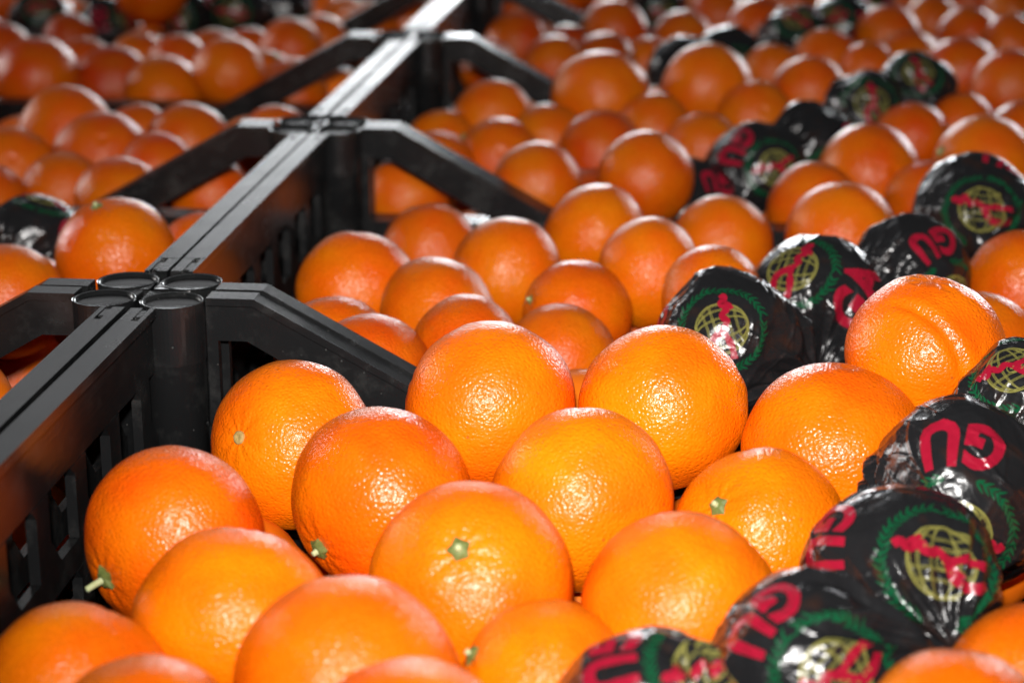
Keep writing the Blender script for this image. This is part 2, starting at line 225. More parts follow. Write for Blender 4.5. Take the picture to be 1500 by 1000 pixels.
UNDER=[(0.519,-0.195,-0.047,0.0338),(0.632,-0.152,-0.048,0.0312),(0.616,-0.076,-0.044,0.0325),(0.555,-0.284,-0.044,0.0334),(0.603,-0.231,-0.043,0.0323),(0.452,-0.158,-0.047,0.0314),(0.461,-0.249,-0.044,0.0323),(0.53,-0.354,-0.049,0.0319),(0.481,-0.077,-0.046,0.0336),(0.452,-0.316,-0.045,0.0342),(0.629,-0.331,-0.047,0.0337),(0.392,-0.343,-0.046,0.0312),(0.554,-0.106,-0.046,0.0315),(0.314,-0.355,-0.046,0.0331),(0.58,-0.181,-0.088,0.0332),(0.37,-0.068,-0.082,0.0318),(0.235,-0.351,-0.084,0.0318),(0.623,-0.278,-0.087,0.0334),(0.505,-0.291,-0.086,0.0322),(0.428,-0.098,-0.087,0.0312),(0.536,-0.053,-0.087,0.0342),(0.404,-0.175,-0.087,0.0336),(0.402,-0.289,-0.084,0.0342),(0.522,-0.142,-0.092,0.0311),(0.265,-0.051,-0.103,0.033),(0.061,-0.101,-0.102,0.0321),(0.111,-0.173,-0.099,0.034),(0.14,-0.074,-0.101,0.0327),(0.622,-0.119,-0.1,0.0318),(0.56,-0.32,-0.097,0.0314),(0.138,-0.352,-0.099,0.0318),(0.481,-0.194,-0.101,0.0315),(0.198,-0.155,-0.11,0.033),(0.313,-0.152,-0.111,0.0327),(0.561,-0.253,-0.107,0.0343),(0.612,-0.056,-0.105,0.0318),(0.365,-0.345,-0.106,0.0332),(0.443,-0.348,-0.11,0.0312),(0.291,-0.303,-0.11,0.0328),(0.198,-0.297,-0.109,0.0344),(0.118,-0.251,-0.118,0.0322),(0.201,-0.088,-0.116,0.0314),(0.485,-0.095,-0.118,0.0314),(0.326,-0.22,-0.113,0.0345),(0.053,-0.35,-0.113,0.0335),(0.422,-0.234,-0.118,0.0337),(0.504,-0.355,-0.125,0.0311),(0.251,-0.246,-0.122,0.0312),(0.183,-0.224,-0.126,0.0329),(0.614,-0.349,-0.125,0.0344),(0.053,-0.218,-0.126,0.0314),(0.327,-0.056,-0.135,0.0339),(0.05,-0.284,-0.129,0.0326),(0.364,-0.115,-0.135,0.0324),(0.553,-0.101,-0.13,0.0324),(0.441,-0.052,-0.135,0.0311),(0.251,-0.125,-0.133,0.0311),(0.616,-0.234,-0.142,0.0335),(0.504,-0.24,-0.14,0.0316),(0.367,-0.273,-0.139,0.0321),(0.095,-0.048,-0.137,0.0316),(0.448,-0.143,-0.14,0.0321),(0.123,-0.123,-0.142,0.0315),(0.106,-0.312,-0.14,0.0316),(0.616,-0.167,-0.147,0.0327),(0.253,-0.354,-0.146,0.0329),(0.457,-0.286,-0.15,0.0317),(0.381,-0.19,-0.15,0.0312),(0.053,-0.149,-0.15,0.0321),(0.626,0.16,-0.043,0.0312),(0.438,0.05,-0.047,0.0323),(0.614,0.304,-0.048,0.0326),(0.509,0.059,-0.045,0.0326),(0.491,0.303,-0.047,0.0322),(0.594,0.238,-0.046,0.0329),(0.604,0.088,-0.043,0.0319),(0.53,0.149,-0.047,0.0323),(0.556,0.332,-0.045,0.0319),(0.511,0.213,-0.045,0.0328),(0.459,0.145,-0.048,0.0341),(0.339,0.051,-0.087,0.0323),(0.196,0.066,-0.087,0.0319),(0.302,0.276,-0.086,0.0312),(0.546,0.259,-0.087,0.0335),(0.581,0.045,-0.084,0.0323),(0.579,0.159,-0.088,0.032),(0.421,0.185,-0.085,0.0324),(0.052,0.265,-0.092,0.0315),(0.511,0.343,-0.095,0.0313),(0.513,0.105,-0.093,0.0315),(0.45,0.092,-0.103,0.034),(0.254,0.217,-0.103,0.032),(0.588,0.35,-0.101,0.0321),(0.331,0.121,-0.1,0.034),(0.235,0.153,-0.099,0.0318),(0.401,0.311,-0.098,0.0314),(0.136,0.343,-0.1,0.0319),(0.611,0.267,-0.102,0.0314),(0.486,0.189,-0.101,0.0325),(0.048,0.352,-0.106,0.0315),(0.259,0.06,-0.107,0.0341),(0.102,0.213,-0.108,0.0338),(0.125,0.064,-0.11,0.0318),(0.63,0.088,-0.109,0.0314),(0.05,0.159,-0.11,0.0317),(0.402,0.245,-0.119,0.0332),(0.305,0.341,-0.117,0.0327),(0.364,0.174,-0.117,0.0317),(0.158,0.277,-0.115,0.033),(0.483,0.269,-0.118,0.0332),(0.229,0.351,-0.119,0.034),(0.051,0.065,-0.115,0.031),(0.126,0.136,-0.118,0.032),(0.629,0.205,-0.114,0.0315),(0.192,0.208,-0.126,0.0328),(0.333,0.23,-0.122,0.0326),(0.381,0.084,-0.125,0.0317),(0.564,0.091,-0.132,0.0319),(0.452,0.327,-0.135,0.0337),(0.215,0.098,-0.142,0.0321),(0.559,0.304,-0.14,0.0341),(0.266,0.294,-0.139,0.0312),(0.29,0.157,-0.14,0.0328),(0.092,0.314,-0.137,0.0317),(0.561,0.202,-0.139,0.0317),(0.488,0.057,-0.142,0.0312),(0.414,0.138,-0.143,0.0313),(0.518,0.143,-0.147,0.0341),(0.353,0.287,-0.146,0.0323),(0.301,0.086,-0.15,0.0314),(0.375,0.355,-0.148,0.0318),(0.548,0.545,-0.047,0.032),(0.63,0.637,-0.047,0.0337),(0.582,0.725,-0.049,0.0338),(0.558,0.478,-0.048,0.0315),(0.613,0.521,-0.047,0.0339),(0.551,0.611,-0.048,0.0312),(0.622,0.451,-0.047,0.0317),(0.501,0.446,-0.054,0.0312),(0.468,0.634,-0.086,0.0314),(0.394,0.586,-0.084,0.032),(0.57,0.665,-0.082,0.0336),(0.511,0.753,-0.086,0.0341),(0.629,0.704,-0.09,0.0325),(0.303,0.754,-0.095,0.0313),(0.6,0.592,-0.093,0.0312),(0.453,0.472,-0.094,0.0331),(0.266,0.454,-0.093,0.0315),(0.498,0.564,-0.092,0.0342),(0.263,0.682,-0.102,0.0312),(0.116,0.549,-0.099,0.0338),(0.523,0.48,-0.103,0.0318),(0.315,0.498,-0.103,0.0333),(0.349,0.684,-0.101,0.0311),(0.228,0.747,-0.099,0.0326),(0.123,0.737,-0.1,0.032),(0.1,0.46,-0.101,0.0316),(0.184,0.447,-0.098,0.0317),(0.188,0.66,-0.11,0.0324),(0.423,0.536,-0.11,0.0313),(0.579,0.521,-0.11,0.0318),(0.408,0.74,-0.106,0.0312),(0.091,0.656,-0.11,0.0318),(0.052,0.753,-0.108,0.0322),(0.224,0.584,-0.11,0.032),(0.575,0.723,-0.117,0.0311),(0.475,0.704,-0.115,0.0329),(0.363,0.457,-0.115,0.0311),(0.343,0.558,-0.118,0.0318),(0.414,0.668,-0.117,0.033),(0.632,0.459,-0.115,0.0316),(0.289,0.623,-0.118,0.0319),(0.528,0.633,-0.124,0.0311),(0.072,0.597,-0.125,0.031),(0.05,0.522,-0.122,0.0332),(0.617,0.65,-0.126,0.0316),(0.163,0.605,-0.132,0.0322),(0.276,0.554,-0.133,0.0317),(0.222,0.505,-0.139,0.0327),(0.175,0.719,-0.138,0.0343),(0.352,0.755,-0.14,0.0324),(0.135,0.494,-0.142,0.0319),(0.466,0.594,-0.142,0.0321),(0.628,0.746,-0.147,0.0322),(0.296,0.718,-0.149,0.0317),(0.614,0.56,-0.149,0.0314),(0.382,0.619,-0.147,0.0325),(0.572,0.46,-0.151,0.0318),(0.531,0.562,-0.15,0.0313),(0.42,0.486,-0.15,0.0314),(0.308,0.451,-0.149,0.032),(0.587,0.932,-0.048,0.034),(0.614,1.022,-0.046,0.0341),(0.624,1.136,-0.047,0.0314),(0.595,0.862,-0.043,0.0331),(0.168,0.914,-0.083,0.032),(0.546,1.03,-0.085,0.034),(0.329,0.884,-0.087,0.031),(0.23,1.01,-0.087,0.0312),(0.091,0.854,-0.082,0.0315),(0.211,0.866,-0.085,0.0331),(0.45,0.873,-0.084,0.0337),(0.485,1.099,-0.083,0.033),(0.347,0.947,-0.086,0.0342),(0.414,0.929,-0.087,0.0323),(0.613,1.078,-0.087,0.032),(0.164,0.976,-0.084,0.0311),(0.442,1.153,-0.094,0.0336),(0.535,0.942,-0.09,0.0318),(0.629,0.965,-0.093,0.0328),(0.055,0.927,-0.094,0.0341),(0.257,1.115,-0.092,0.0311),(0.281,0.972,-0.101,0.0329),(0.579,1.148,-0.098,0.032),(0.613,0.889,-0.101,0.0328),(0.11,1.154,-0.1,0.0311),(0.275,0.849,-0.101,0.0344),(0.05,1.082,-0.099,0.0317),(0.382,1.099,-0.099,0.0317),(0.445,0.998,-0.108,0.0345),(0.168,1.128,-0.107,0.0315),(0.55,0.877,-0.108,0.0312),(0.318,1.119,-0.11,0.032),(0.328,1.052,-0.109,0.031),(0.106,1.047,-0.116,0.0332),(0.085,0.984,-0.118,0.0328),(0.475,0.931,-0.117,0.0331),(0.373,1.009,-0.116,0.0311),(0.149,0.849,-0.119,0.0311),(0.255,0.909,-0.116,0.0317),(0.388,0.851,-0.115,0.0345),(0.189,1.048,-0.123,0.0319),(0.05,1.154,-0.126,0.0331),(0.114,0.921,-0.124,0.0318),(0.538,1.085,-0.122,0.0321),(0.514,1.151,-0.123,0.0332),(0.49,0.869,-0.135,0.0311),(0.442,1.073,-0.13,0.0317),(0.585,0.995,-0.134,0.0341),(0.512,0.983,-0.134,0.0327),(0.258,1.05,-0.134,0.033),(0.212,0.967,-0.13,0.0324),(0.146,0.999,-0.143,0.0331),(0.392,1.15,-0.138,0.0313),(0.075,0.871,-0.14,0.0316),(0.628,1.122,-0.141,0.0337),(0.379,0.923,-0.142,0.034),(0.599,1.063,-0.148,0.0318),(0.108,1.103,-0.149,0.0316),(0.211,0.865,-0.15,0.0325),(0.311,0.908,-0.145,0.0313),(0.219,1.116,-0.146,0.0324),(0.623,0.845,-0.149,0.0324),(0.624,1.247,-0.054,0.0319),(0.604,1.366,-0.083,0.0345),(0.052,1.55,-0.084,0.0321),(0.361,1.275,-0.084,0.0338),(0.094,1.27,-0.083,0.0313),(0.23,1.247,-0.085,0.034),(0.501,1.447,-0.087,0.0313),(0.307,1.426,-0.087,0.0312),(0.35,1.367,-0.085,0.0321),(0.582,1.28,-0.086,0.0311),(0.442,1.367,-0.088,0.0322),(0.297,1.288,-0.086,0.0318),(0.514,1.247,-0.088,0.0337),(0.136,1.392,-0.087,0.0324),(0.613,1.548,-0.087,0.0323),(0.138,1.318,-0.087,0.0318),(0.274,1.501,-0.083,0.0328),(0.427,1.268,-0.087,0.0327),(0.221,1.322,-0.083,0.0315),(0.409,1.427,-0.083,0.0331),(0.156,1.255,-0.088,0.0335),(0.227,1.409,-0.092,0.0331),(0.051,1.43,-0.093,0.0324),(0.134,1.466,-0.093,0.0324),(0.051,1.351,-0.093,0.031),(0.534,1.327,-0.089,0.033),(0.388,1.494,-0.102,0.0318),(0.179,1.541,-0.109,0.0314),(0.103,1.519,-0.109,0.0323),(0.334,1.547,-0.106,0.0321),(0.511,1.552,-0.108,0.032),(0.627,1.483,-0.11,0.0329),(0.57,1.425,-0.118,0.0325),(0.472,1.314,-0.118,0.033),(0.438,1.546,-0.116,0.0324),(0.182,1.358,-0.124,0.0338),(0.243,1.462,-0.127,0.0336),(0.296,1.365,-0.123,0.0331),(0.448,1.475,-0.126,0.0329),(0.403,1.32,-0.124,0.0335),(0.243,1.54,-0.122,0.0311),(0.556,1.503,-0.125,0.0321),(0.057,1.3,-0.131,0.0332),(0.359,1.434,-0.135,0.0323),(0.616,1.32,-0.133,0.0321),(0.516,1.381,-0.129,0.0311),(0.088,1.387,-0.133,0.0333),(0.314,1.483,-0.131,0.0318),(0.171,1.423,-0.132,0.0318),(0.632,1.249,-0.131,0.0311),(0.262,1.257,-0.143,0.0324),(0.108,1.25,-0.141,0.0314),(0.355,1.245,-0.142,0.0316),(0.565,1.247,-0.14,0.0338),(0.459,1.407,-0.141,0.0324),(0.05,1.487,-0.143,0.0311),(0.192,1.275,-0.143,0.0329),(0.63,1.405,-0.143,0.0316),(0.607,1.533,-0.149,0.0321),(0.483,1.258,-0.148,0.0322),(0.243,1.32,-0.15,0.0324),(0.316,1.308,-0.146,0.0318),(0.127,1.309,-0.151,0.0311),(0.183,1.483,-0.148,0.0321),(-0.052,-0.139,-0.048,0.0323),(-0.25,-0.334,-0.043,0.0316),(-0.088,-0.318,-0.048,0.0335),(-0.266,-0.102,-0.047,0.0334),(-0.32,-0.168,-0.047,0.0342),(-0.545,-0.239,-0.047,0.0311),(-0.454,-0.237,-0.043,0.0333),(-0.586,-0.326,-0.047,0.0335),(-0.543,-0.149,-0.044,0.0325),(-0.342,-0.243,-0.047,0.0338),(-0.058,-0.235,-0.045,0.0335),(-0.136,-0.185,-0.044,0.0345),(-0.608,-0.25,-0.046,0.0315),(-0.402,-0.059,-0.047,0.0317),(-0.47,-0.114,-0.046,0.0319),(-0.261,-0.263,-0.048,0.0344),(-0.387,-0.335,-0.046,0.0344),(-0.414,-0.149,-0.045,0.032),(-0.574,-0.056,-0.047,0.0344),(-0.179,-0.058,-0.043,0.0315),(-0.189,-0.308,-0.044,0.0312),(-0.631,-0.107,-0.048,0.0311),(-0.077,-0.063,-0.044,0.0328),(-0.5,-0.329,-0.046,0.0315),(-0.332,-0.046,-0.046,0.0339),(-0.323,-0.313,-0.049,0.0317),(-0.207,-0.224,-0.047,0.0318),(-0.138,-0.113,-0.049,0.031),(-0.606,-0.182,-0.048,0.0325),(-0.36,-0.109,-0.043,0.0326),(-0.484,-0.177,-0.044,0.032),(-0.24,-0.16,-0.049,0.0312),(-0.493,-0.045,-0.045,0.0326),(-0.141,-0.255,-0.054,0.0312),(-0.273,-0.044,-0.086,0.0311),(-0.213,-0.104,-0.086,0.0326),(-0.444,-0.321,-0.085,0.0334),(-0.395,-0.202,-0.083,0.033),(-0.154,-0.345,-0.085,0.0329),(-0.081,-0.185,-0.086,0.0311),(-0.504,-0.278,-0.088,0.0344),(-0.521,-0.086,-0.088,0.0323),(-0.396,-0.273,-0.082,0.0319),(-0.288,-0.354,-0.094,0.0335),(-0.136,-0.053,-0.092,0.0312),(-0.278,-0.216,-0.093,0.0311),(-0.582,-0.128,-0.093,0.0337),(-0.048,-0.341,-0.094,0.0319),(-0.198,-0.177,-0.093,0.0322),(-0.209,-0.271,-0.094,0.0326),(-0.418,-0.103,-0.095,0.0318),(-0.22,-0.356,-0.095,0.0324),(-0.63,-0.06,-0.092,0.0318),(-0.305,-0.122,-0.1,0.0338),(-0.6,-0.219,-0.101,0.0326),(-0.085,-0.105,-0.099,0.0313),(-0.093,-0.25,-0.102,0.0315),(-0.509,-0.199,-0.101,0.0329),(-0.549,-0.348,-0.103,0.0327),(-0.618,-0.294,-0.099,0.0313),(-0.355,-0.077,-0.108,0.0313),(-0.353,-0.324,-0.107,0.0315),(-0.334,-0.192,-0.11,0.0326),(-0.456,-0.153,-0.11,0.0321),(-0.145,-0.141,-0.11,0.0322),(-0.051,-0.054,-0.107,0.0313),(-0.467,-0.056,-0.109,0.0329),(-0.254,-0.16,-0.118,0.0312),(-0.328,-0.255,-0.117,0.0311),(-0.452,-0.233,-0.115,0.0335),(-0.156,-0.241,-0.121,0.0315),(-0.383,-0.151,-0.123,0.0317),(-0.569,-0.059,-0.122,0.033),(-0.105,-0.35,-0.133,0.0338),(-0.489,-0.338,-0.131,0.033),(-0.222,-0.051,-0.131,0.0332),(-0.554,-0.262,-0.132,0.0335),(-0.267,-0.266,-0.13,0.0327),(-0.051,-0.288,-0.132,0.0313),(-0.624,-0.157,-0.134,0.0324),(-0.609,-0.351,-0.134,0.0329),(-0.527,-0.14,-0.132,0.0344),(-0.22,-0.217,-0.141,0.0318),(-0.172,-0.306,-0.14,0.031),(-0.05,-0.2,-0.141,0.0311),(-0.31,-0.047,-0.142,0.032),(-0.419,-0.351,-0.142,0.0329),(-0.4,-0.212,-0.15,0.031),(-0.128,-0.08,-0.148,0.0311),(-0.408,-0.049,-0.149,0.0331),(-0.051,-0.136,-0.15,0.0312),(-0.441,-0.289,-0.149,0.0313),(-0.205,0.16,-0.045,0.0331),(-0.466,0.077,-0.045,0.0343),(-0.288,0.248,-0.046,0.0331),(-0.519,0.28,-0.044,0.0315),(-0.595,0.333,-0.046,0.0318),(-0.592,0.259,-0.048,0.0343),(-0.391,0.143,-0.046,0.0315),(-0.453,0.228,-0.045,0.0324),(-0.617,0.139,-0.044,0.0335),(-0.21,0.234,-0.048,0.0311),(-0.271,0.34,-0.047,0.0311),(-0.36,0.241,-0.044,0.0333),(-0.276,0.143,-0.047,0.0321),(-0.309,0.053,-0.046,0.033),(-0.51,0.134,-0.045,0.0323),(-0.425,0.301,-0.044,0.0337),(-0.571,0.049,-0.049,0.0338),(-0.512,0.355,-0.045,0.0329),(-0.351,0.314,-0.044,0.0316),(-0.199,0.065,-0.045,0.0333),(-0.544,0.203,-0.046,0.0312),(-0.384,0.065,-0.047,0.0339),(-0.132,0.073,-0.047,0.0311),(-0.105,0.312,-0.083,0.032),(-0.443,0.158,-0.087,0.0342),(-0.288,0.194,-0.084,0.0323),(-0.613,0.204,-0.084,0.0321),(-0.227,0.288,-0.085,0.0336),(-0.391,0.344,-0.084,0.0313),(-0.336,0.119,-0.087,0.0321),(-0.146,0.238,-0.082,0.0314),(-0.569,0.124,-0.087,0.0324),(-0.209,0.351,-0.087,0.0319),(-0.252,0.069,-0.086,0.0344),(-0.627,0.078,-0.083,0.0344),(-0.495,0.199,-0.086,0.0314),(-0.356,0.185,-0.082,0.0341),(-0.468,0.331,-0.087,0.033),(-0.513,0.045,-0.089,0.0312),(-0.054,0.138,-0.094,0.0337),(-0.55,0.319,-0.092,0.0339),(-0.416,0.246,-0.095,0.0313),(-0.055,0.356,-0.094,0.0311),(-0.165,0.115,-0.093,0.0337),(-0.345,0.267,-0.101,0.0314),(-0.63,0.297,-0.101,0.0322),(-0.317,0.338,-0.103,0.0334),(-0.55,0.236,-0.102,0.034),(-0.156,0.044,-0.103,0.031),(-0.221,0.194,-0.099,0.032),(-0.425,0.054,-0.102,0.0331),(-0.348,0.047,-0.107,0.0316),(-0.48,0.267,-0.105,0.0321),(-0.257,0.145,-0.117,0.0312),(-0.051,0.206,-0.114,0.0319),(-0.621,0.146,-0.118,0.032),(-0.481,0.107,-0.113,0.0326),(-0.144,0.351,-0.117,0.0328),(-0.061,0.291,-0.124,0.0322),(-0.068,0.048,-0.122,0.0332),(-0.265,0.246,-0.126,0.0324),(-0.571,0.054,-0.126,0.0332),(-0.394,0.134,-0.126,0.0316),(-0.556,0.177,-0.131,0.0315),(-0.292,0.095,-0.135,0.0326),(-0.254,0.323,-0.134,0.0314),(-0.589,0.353,-0.133,0.0322),(-0.135,0.274,-0.133,0.0319),(-0.418,0.301,-0.129,0.0341),(-0.509,0.344,-0.141,0.034),(-0.205,0.05,-0.142,0.0313),(-0.46,0.198,-0.142,0.0325),(-0.319,0.197,-0.143,0.0319),(-0.384,0.206,-0.141,0.034),(-0.615,0.247,-0.139,0.0311),(-0.194,0.151,-0.142,0.0325),(-0.193,0.24,-0.143,0.032),(-0.084,0.161,-0.147,0.0321),(-0.497,0.05,-0.151,0.0313),(-0.116,0.102,-0.147,0.0321),(-0.193,0.309,-0.145,0.0319),(-0.308,0.291,-0.149,0.0318),(-0.374,0.349,-0.146,0.0327),(-0.536,0.117,-0.149,0.0335),(-0.51,0.465,-0.044,0.0327),(-0.491,0.682,-0.047,0.0345),(-0.411,0.523,-0.045,0.0343),(-0.621,0.562,-0.047,0.0337),(-0.476,0.603,-0.047,0.032),(-0.344,0.451,-0.046,0.0324),(-0.497,0.532,-0.045,0.033),(-0.575,0.475,-0.045,0.0337),(-0.56,0.718,-0.046,0.0311),(-0.397,0.743,-0.045,0.0323),(-0.326,0.562,-0.049,0.0338),(-0.353,0.655,-0.044,0.0317),(-0.42,0.674,-0.048,0.0316),(-0.63,0.721,-0.048,0.0314),(-0.468,0.748,-0.047,0.0316),(-0.444,0.45,-0.048,0.0338),(-0.391,0.598,-0.044,0.033),(-0.609,0.662,-0.046,0.0315),(-0.546,0.642,-0.048,0.0325),(-0.118,0.7,-0.085,0.0314),(-0.32,0.499,-0.083,0.032),(-0.306,0.752,-0.087,0.0316),(-0.59,0.607,-0.088,0.0312),(-0.306,0.685,-0.086,0.032),(-0.181,0.738,-0.088,0.0345),(-0.627,0.492,-0.087,0.033),(-0.535,0.572,-0.083,0.0317),(-0.319,0.62,-0.087,0.0313),(-0.051,0.748,-0.091,0.0333),(-0.379,0.695,-0.095,0.0343),(-0.436,0.568,-0.094,0.0332),(-0.391,0.453,-0.09,0.0331),(-0.594,0.752,-0.092,0.0332),(-0.553,0.679,-0.103,0.0324),(-0.452,0.7,-0.103,0.0314),(-0.262,0.566,-0.102,0.0317),(-0.105,0.555,-0.1,0.0327),(-0.498,0.496,-0.103,0.0331),(-0.51,0.729,-0.101,0.0333),(-0.492,0.643,-0.101,0.0318),(-0.374,0.54,-0.101,0.0314),(-0.243,0.688,-0.101,0.0334),(-0.409,0.756,-0.106,0.0311),(-0.619,0.684,-0.108,0.0328),(-0.393,0.63,-0.108,0.0319),(-0.183,0.619,-0.11,0.0323),(-0.564,0.514,-0.107,0.0319),(-0.054,0.446,-0.11,0.0327),(-0.063,0.677,-0.118,0.0337),(-0.177,0.511,-0.116,0.0327),(-0.054,0.609,-0.117,0.0314),(-0.427,0.507,-0.116,0.0322),(-0.27,0.465,-0.125,0.0333),(-0.623,0.55,-0.123,0.0328),(-0.45,0.445,-0.124,0.033),(-0.122,0.652,-0.127,0.0317),(-0.144,0.457,-0.126,0.0315),(-0.577,0.45,-0.124,0.0345),(-0.117,0.753,-0.131,0.0336),(-0.247,0.622,-0.135,0.0318),(-0.324,0.571,-0.134,0.0332),(-0.249,0.75,-0.132,0.0333),(-0.554,0.609,-0.138,0.0311),(-0.187,0.682,-0.143,0.0342),(-0.059,0.513,-0.142,0.0342),(-0.34,0.471,-0.138,0.0329),(-0.338,0.723,-0.142,0.0331),(-0.494,0.585,-0.142,0.0319),(-0.311,0.648,-0.142,0.0315),(-0.621,0.635,-0.15,0.0312),(-0.206,0.445,-0.146,0.0312),(-0.15,0.573,-0.145,0.0313),(-0.437,0.652,-0.149,0.0331),(-0.24,0.527,-0.146,0.0315),(-0.628,0.755,-0.15,0.0316),(-0.563,0.729,-0.148,0.0326),(-0.58,1.042,-0.047,0.0314),(-0.512,1.017,-0.048,0.0342),(-0.591,0.92,-0.046,0.0343),(-0.574,1.131,-0.048,0.0322),(-0.468,0.897,-0.044,0.0316),(-0.597,0.847,-0.048,0.034),(-0.518,0.85,-0.046,0.0323),(-0.626,0.985,-0.043,0.0317),(-0.529,0.95,-0.044,0.0333),(-0.516,1.094,-0.045,0.0341),(-0.065,1.075,-0.085,0.0331),(-0.396,1.059,-0.084,0.0312),(-0.422,0.941,-0.085,0.0344),(-0.569,0.989,-0.088,0.0336),(-0.096,0.957,-0.087,0.0322),(-0.286,1.1,-0.087,0.0323),(-0.627,1.131,-0.084,0.0327),(-0.49,1.146,-0.088,0.0338),(-0.052,0.848,-0.088,0.0328),(-0.053,1.15,-0.087,0.0341),(-0.168,0.999,-0.086,0.0344),(-0.43,0.846,-0.087,0.0338),(-0.342,1.156,-0.084,0.0314),(-0.493,0.967,-0.094,0.0314),(-0.235,0.927,-0.092,0.0344),(-0.517,0.901,-0.09,0.0337),(-0.613,1.069,-0.092,0.0311),(-0.352,0.923,-0.091,0.0316),(-0.629,0.957,-0.1,0.0322),(-0.244,1.155,-0.1,0.0328),(-0.554,1.09,-0.103,0.0331),(-0.63,0.888,-0.102,0.0333),(-0.553,0.844,-0.108,0.0313),(-0.129,1.048,-0.11,0.0319),(-0.305,0.994,-0.107,0.0312),(-0.415,1.115,-0.109,0.033),(-0.127,0.894,-0.107,0.0336),(-0.489,1.062,-0.108,0.0314),(-0.322,0.848,-0.119,0.0319),(-0.167,1.107,-0.117,0.0323),(-0.236,1.001,-0.118,0.0338),(-0.437,1.01,-0.118,0.0322),(-0.062,1.005,-0.114,0.0325),(-0.344,1.09,-0.118,0.0321),(-0.568,1.153,-0.118,0.034),(-0.057,0.921,-0.126,0.0314),(-0.195,0.875,-0.127,0.0323),(-0.366,0.975,-0.123,0.0321),(-0.165,0.942,-0.125,0.031),(-0.229,1.093,-0.127,0.0319),(-0.104,1.129,-0.126,0.0335),(-0.571,0.913,-0.125,0.0313),(-0.391,0.876,-0.134,0.0345),(-0.296,0.925,-0.134,0.0322),(-0.532,1.023,-0.133,0.0319),(-0.257,0.846,-0.134,0.0315),(-0.611,1.017,-0.134,0.0339),(-0.479,0.865,-0.131,0.0317),(-0.122,0.988,-0.141,0.0333),(-0.373,1.038,-0.141,0.0316),(-0.439,0.922,-0.149,0.0314),(-0.294,1.055,-0.147,0.0311),(-0.349,1.147,-0.15,0.0323),(-0.466,1.138,-0.149,0.0316),(-0.512,0.934,-0.146,0.0323),(-0.082,0.848,-0.146,0.0327),(-0.624,1.105,-0.148,0.0312),(-0.281,1.127,-0.151,0.0321),(-0.631,1.29,-0.049,0.0313),(-0.621,1.364,-0.044,0.0311),(-0.579,1.252,-0.049,0.032),(-0.056,1.373,-0.087,0.0334),(-0.479,1.39,-0.087,0.0319),(-0.118,1.538,-0.086,0.0337),(-0.479,1.524,-0.087,0.0325),(-0.11,1.469,-0.085,0.0331),(-0.152,1.368,-0.087,0.0329),(-0.561,1.535,-0.084,0.0313),(-0.333,1.471,-0.087,0.0324),(-0.297,1.55,-0.083,0.032),(-0.409,1.506,-0.085,0.0312),(-0.589,1.324,-0.086,0.0334),(-0.177,1.446,-0.086,0.0329),(-0.226,1.505,-0.082,0.0321),(-0.055,1.282,-0.082,0.0332),(-0.42,1.423,-0.084,0.034),(-0.176,1.248,-0.083,0.0344),(-0.304,1.383,-0.084,0.0327),(-0.535,1.439,-0.086,0.0332),(-0.428,1.346,-0.083,0.0327),(-0.615,1.504,-0.087,0.0312),(-0.538,1.363,-0.092,0.0311),(-0.36,1.249,-0.092,0.0312),(-0.22,1.298,-0.092,0.0325),(-0.051,1.532,-0.092,0.0312),(-0.602,1.393,-0.102,0.0315),(-0.543,1.253,-0.101,0.0321),(-0.36,1.55,-0.098,0.0317),(-0.216,1.366,-0.102,0.0321),(-0.281,1.246,-0.102,0.0314),(-0.052,1.44,-0.1,0.0317),(-0.47,1.271,-0.11,0.031),(-0.359,1.408,-0.107,0.031),(-0.629,1.259,-0.111,0.0344),(-0.184,1.553,-0.106,0.0334),(-0.267,1.453,-0.106,0.0325),(-0.107,1.406,-0.118,0.0319),(-0.107,1.249,-0.117,0.0333),(-0.317,1.296,-0.116,0.0319),(-0.473,1.446,-0.119,0.031),(-0.376,1.335,-0.125,0.0314),(-0.586,1.45,-0.127,0.0322),(-0.528,1.498,-0.125,0.032),(-0.599,1.556,-0.129,0.0317),(-0.172,1.322,-0.133,0.0333),(-0.077,1.314,-0.135,0.0313),(-0.266,1.522,-0.134,0.0334),(-0.525,1.309,-0.132,0.034),(-0.27,1.353,-0.135,0.032),(-0.155,1.483,-0.134,0.0323),(-0.416,1.539,-0.138,0.0313),(-0.402,1.463,-0.139,0.0343),(-0.405,1.272,-0.14,0.0338),(-0.433,1.391,-0.141,0.0321),(-0.224,1.248,-0.139,0.0324),(-0.086,1.512,-0.141,0.0322),(-0.526,1.402,-0.141,0.0325),(-0.33,1.506,-0.14,0.0317),(-0.174,1.4,-0.141,0.0317),(-0.217,1.479,-0.148,0.0312),(-0.585,1.29,-0.15,0.0317),(-0.624,1.348,-0.145,0.0335)]

# ------------------------------------------------------------------ materials
def mat(name):
    m = bpy.data.materials.new(name); m.use_nodes = True
    nt = m.node_tree; return m, nt, nt.nodes['Principled BSDF']
def node(nt, t, **kw):
    n = nt.nodes.new(t)
    for k, v in kw.items():
        if k in n.inputs: n.inputs[k].default_value = v
        else: setattr(n, k, v)
    return n
def lk(nt, a, b): nt.links.new(a, b)
def math_n(nt, op, a, b=None, clamp=False):
    n = nt.nodes.new('ShaderNodeMath'); n.operation = op; n.use_clamp = clamp
    for i, v in enumerate((a, b)):
        if v is None: continue
        if isinstance(v, (int, float)): n.inputs[i].default_value = v
        else: nt.links.new(v, n.inputs[i])
    return n.outputs[0]
def mix_c(nt, f, a, b):
    n = nt.nodes.new('ShaderNodeMix'); n.data_type = 'RGBA'
    for s, v in ((n.inputs[0], f), (n.inputs[6], a), (n.inputs[7], b)):
        if isinstance(v, (tuple, float, int)): s.default_value = v
        else: nt.links.new(v, s)
    return n.outputs[2]
